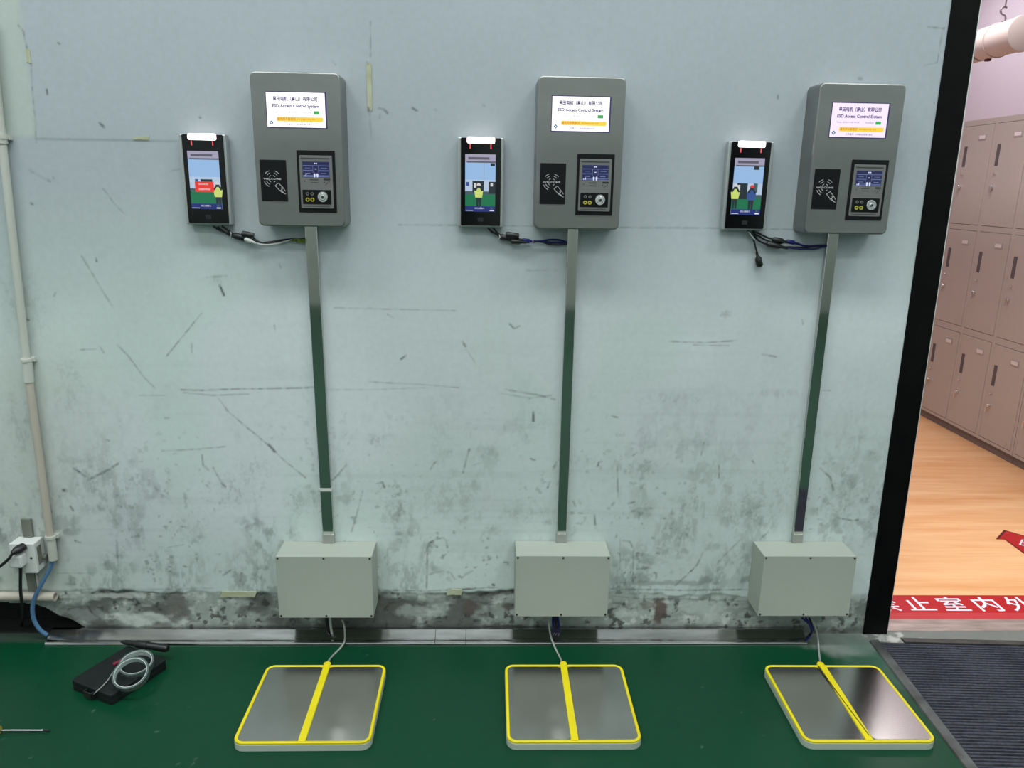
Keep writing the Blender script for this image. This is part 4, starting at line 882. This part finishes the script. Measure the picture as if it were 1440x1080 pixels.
# ------------------------------------------------------------------ lockers along the far side
def locker_cabinet(y_far, labels):
    """three columns by three rows; local u runs towards the viewer (-y), doors face -x"""
    t = empty('locker_cabinet', (2.766, y_far, 0), labels, 'lockers', 'grey steel lockers')
    Wd, Hh, Dp = .893, 1.786, .5
    B = lambda m, x0, x1, u0, u1, z0, z1: m.box(x0, x1, -u1, -u0, z0, z1)
    m = MB()
    B(m, .022, Dp, 0, Wd, .06, Hh); m.build('carcass', M['locker'], t)
    m = MB(); cols = [(.015, .288), (.314, .582), (.608, .876)]; rows = [(.062, .590), (.626, 1.176), (1.206, 1.756)]
    us = [0]+[v for c in cols for v in c]+[Wd]
    for k in range(0, 8, 2): B(m, .002, .0215, us[k], us[k+1], .045, Hh)
    zs = [.045]+[v for r in rows for v in r]+[Hh]
    for k in range(0, 8, 2):
        for c in cols: B(m, .002, .0215, c[0], c[1], zs[k], zs[k+1])
    m.build('face_frame', M['locker'], t)
    m = MB(); B(m, .012, Dp, 0, Wd, .0006, .0445); m.build('plinth', M['plinth'], t)
    for c in cols:
        for r in rows:
            m = MB(); B(m, .0, .018, c[0]+.0025, c[1]-.0025, r[0]+.0025, r[1]-.0025); d = m.build('door', M['locker'], t, bevel=.0016)
            u0 = c[0]; zt = r[1]
            m = MB(); B(m, -.0018, .0004, u0+.030, u0+.056, zt-.226, zt-.112); m.build('handle_slot', M['locker_dark'], d)
            m = MB(); B(m, -.003, .0004, u0+.152, u0+.216, zt-.083, zt-.053)
            m.build('tag_holder', M['tag'], d)
            m = MB(); B(m, -.0042, -.003, u0+.158, u0+.210, zt-.077, zt-.058); m.build('paper_tag', M['paper'], d)
            for zz, rr2, ln in ((zt-.268, .007, .012), (zt-.338, .011, .016)):
                MB().tube([(.0004, -(u0+.048), zz), (-ln*.6, -(u0+.048), zz), (-ln, -(u0+.048), zz)], [rr2, rr2, rr2*.75], 12).build('lock', M['chrome'], d, smooth=True)
            m = MB(); B(m, -.021, -.015, u0+.045, u0+.051, zt-.372, zt-.340); m.build('key', M['chrome'], d)
            m = MB(); B(m, -.001, .0004, u0+.200, u0+.232, r[0]+.022, r[0]+.040); m.build('emblem_plate', M['locker'], d)
    return t
locker_cabinet(2.474, 'grey steel locker bank with nine doors seen through the doorway')
locker_cabinet(2.474-.897, 'nearer grey locker bank, mostly out of view at the right edge')

# ------------------------------------------------------------------ insulated duct on its hook
du = empty('insulated_duct', (2.067, 1.0, 1.987), 'pale insulated duct with a flat end cap hung above the lockers', 'duct')
RD = .066
MB().tube([(0, .012, 0), (0, .245, 0)], RD*.97, 32).build('jacket', M['insul'], du, smooth=True)
MB().tube([(0, .262, 0), (0, 3.09, 0)], RD*.97, 32).build('long_jacket', M['insul'], du, smooth=True)
MB().tube([(0, .2452, 0), (0, .2618, 0)], RD*.90, 32).build('joint_ring', M['trunk'], du, smooth=True)
MB().tube([(0, 0, 0), (0, .003, 0), (0, .022, 0)], [RD*.95, RD*1.03, RD*1.03], 32).build('end_cap', M['insul'], du, smooth=True)
MB().box(-.008, .008, .20, .222, -RD-.006, -RD*.95).build('red_clip', M['dark_red'], du)
hk = empty('ceiling_hook', (2.067, 1.16, 2.05), 'thin grey wire with an S hook holding the pale duct', 'hook')
ring_pts = [(RD*1.0*math.cos(a*PI/12), 0, RD*1.0*math.sin(a*PI/12)-.063) for a in range(25)]
MB().tube(spline([(.0, 0, .003), (.012, 0, .012), (.010, 0, .028), (-.006, 0, .036), (-.012, 0, .050), (.0, 0, .062), (.012, 0, .058)], 6), .0035, 8).build('s_hook', M['wire'], hk, smooth=True)
MB().tube([(.004, 0, .058), (.010, 0, .42), (.012, 0, .80)], .003, 8).build('wire', M['wire'], hk, smooth=True)
MB().tube(ring_pts, .0022, 8).build('sling', M['insul'], hk, smooth=True)
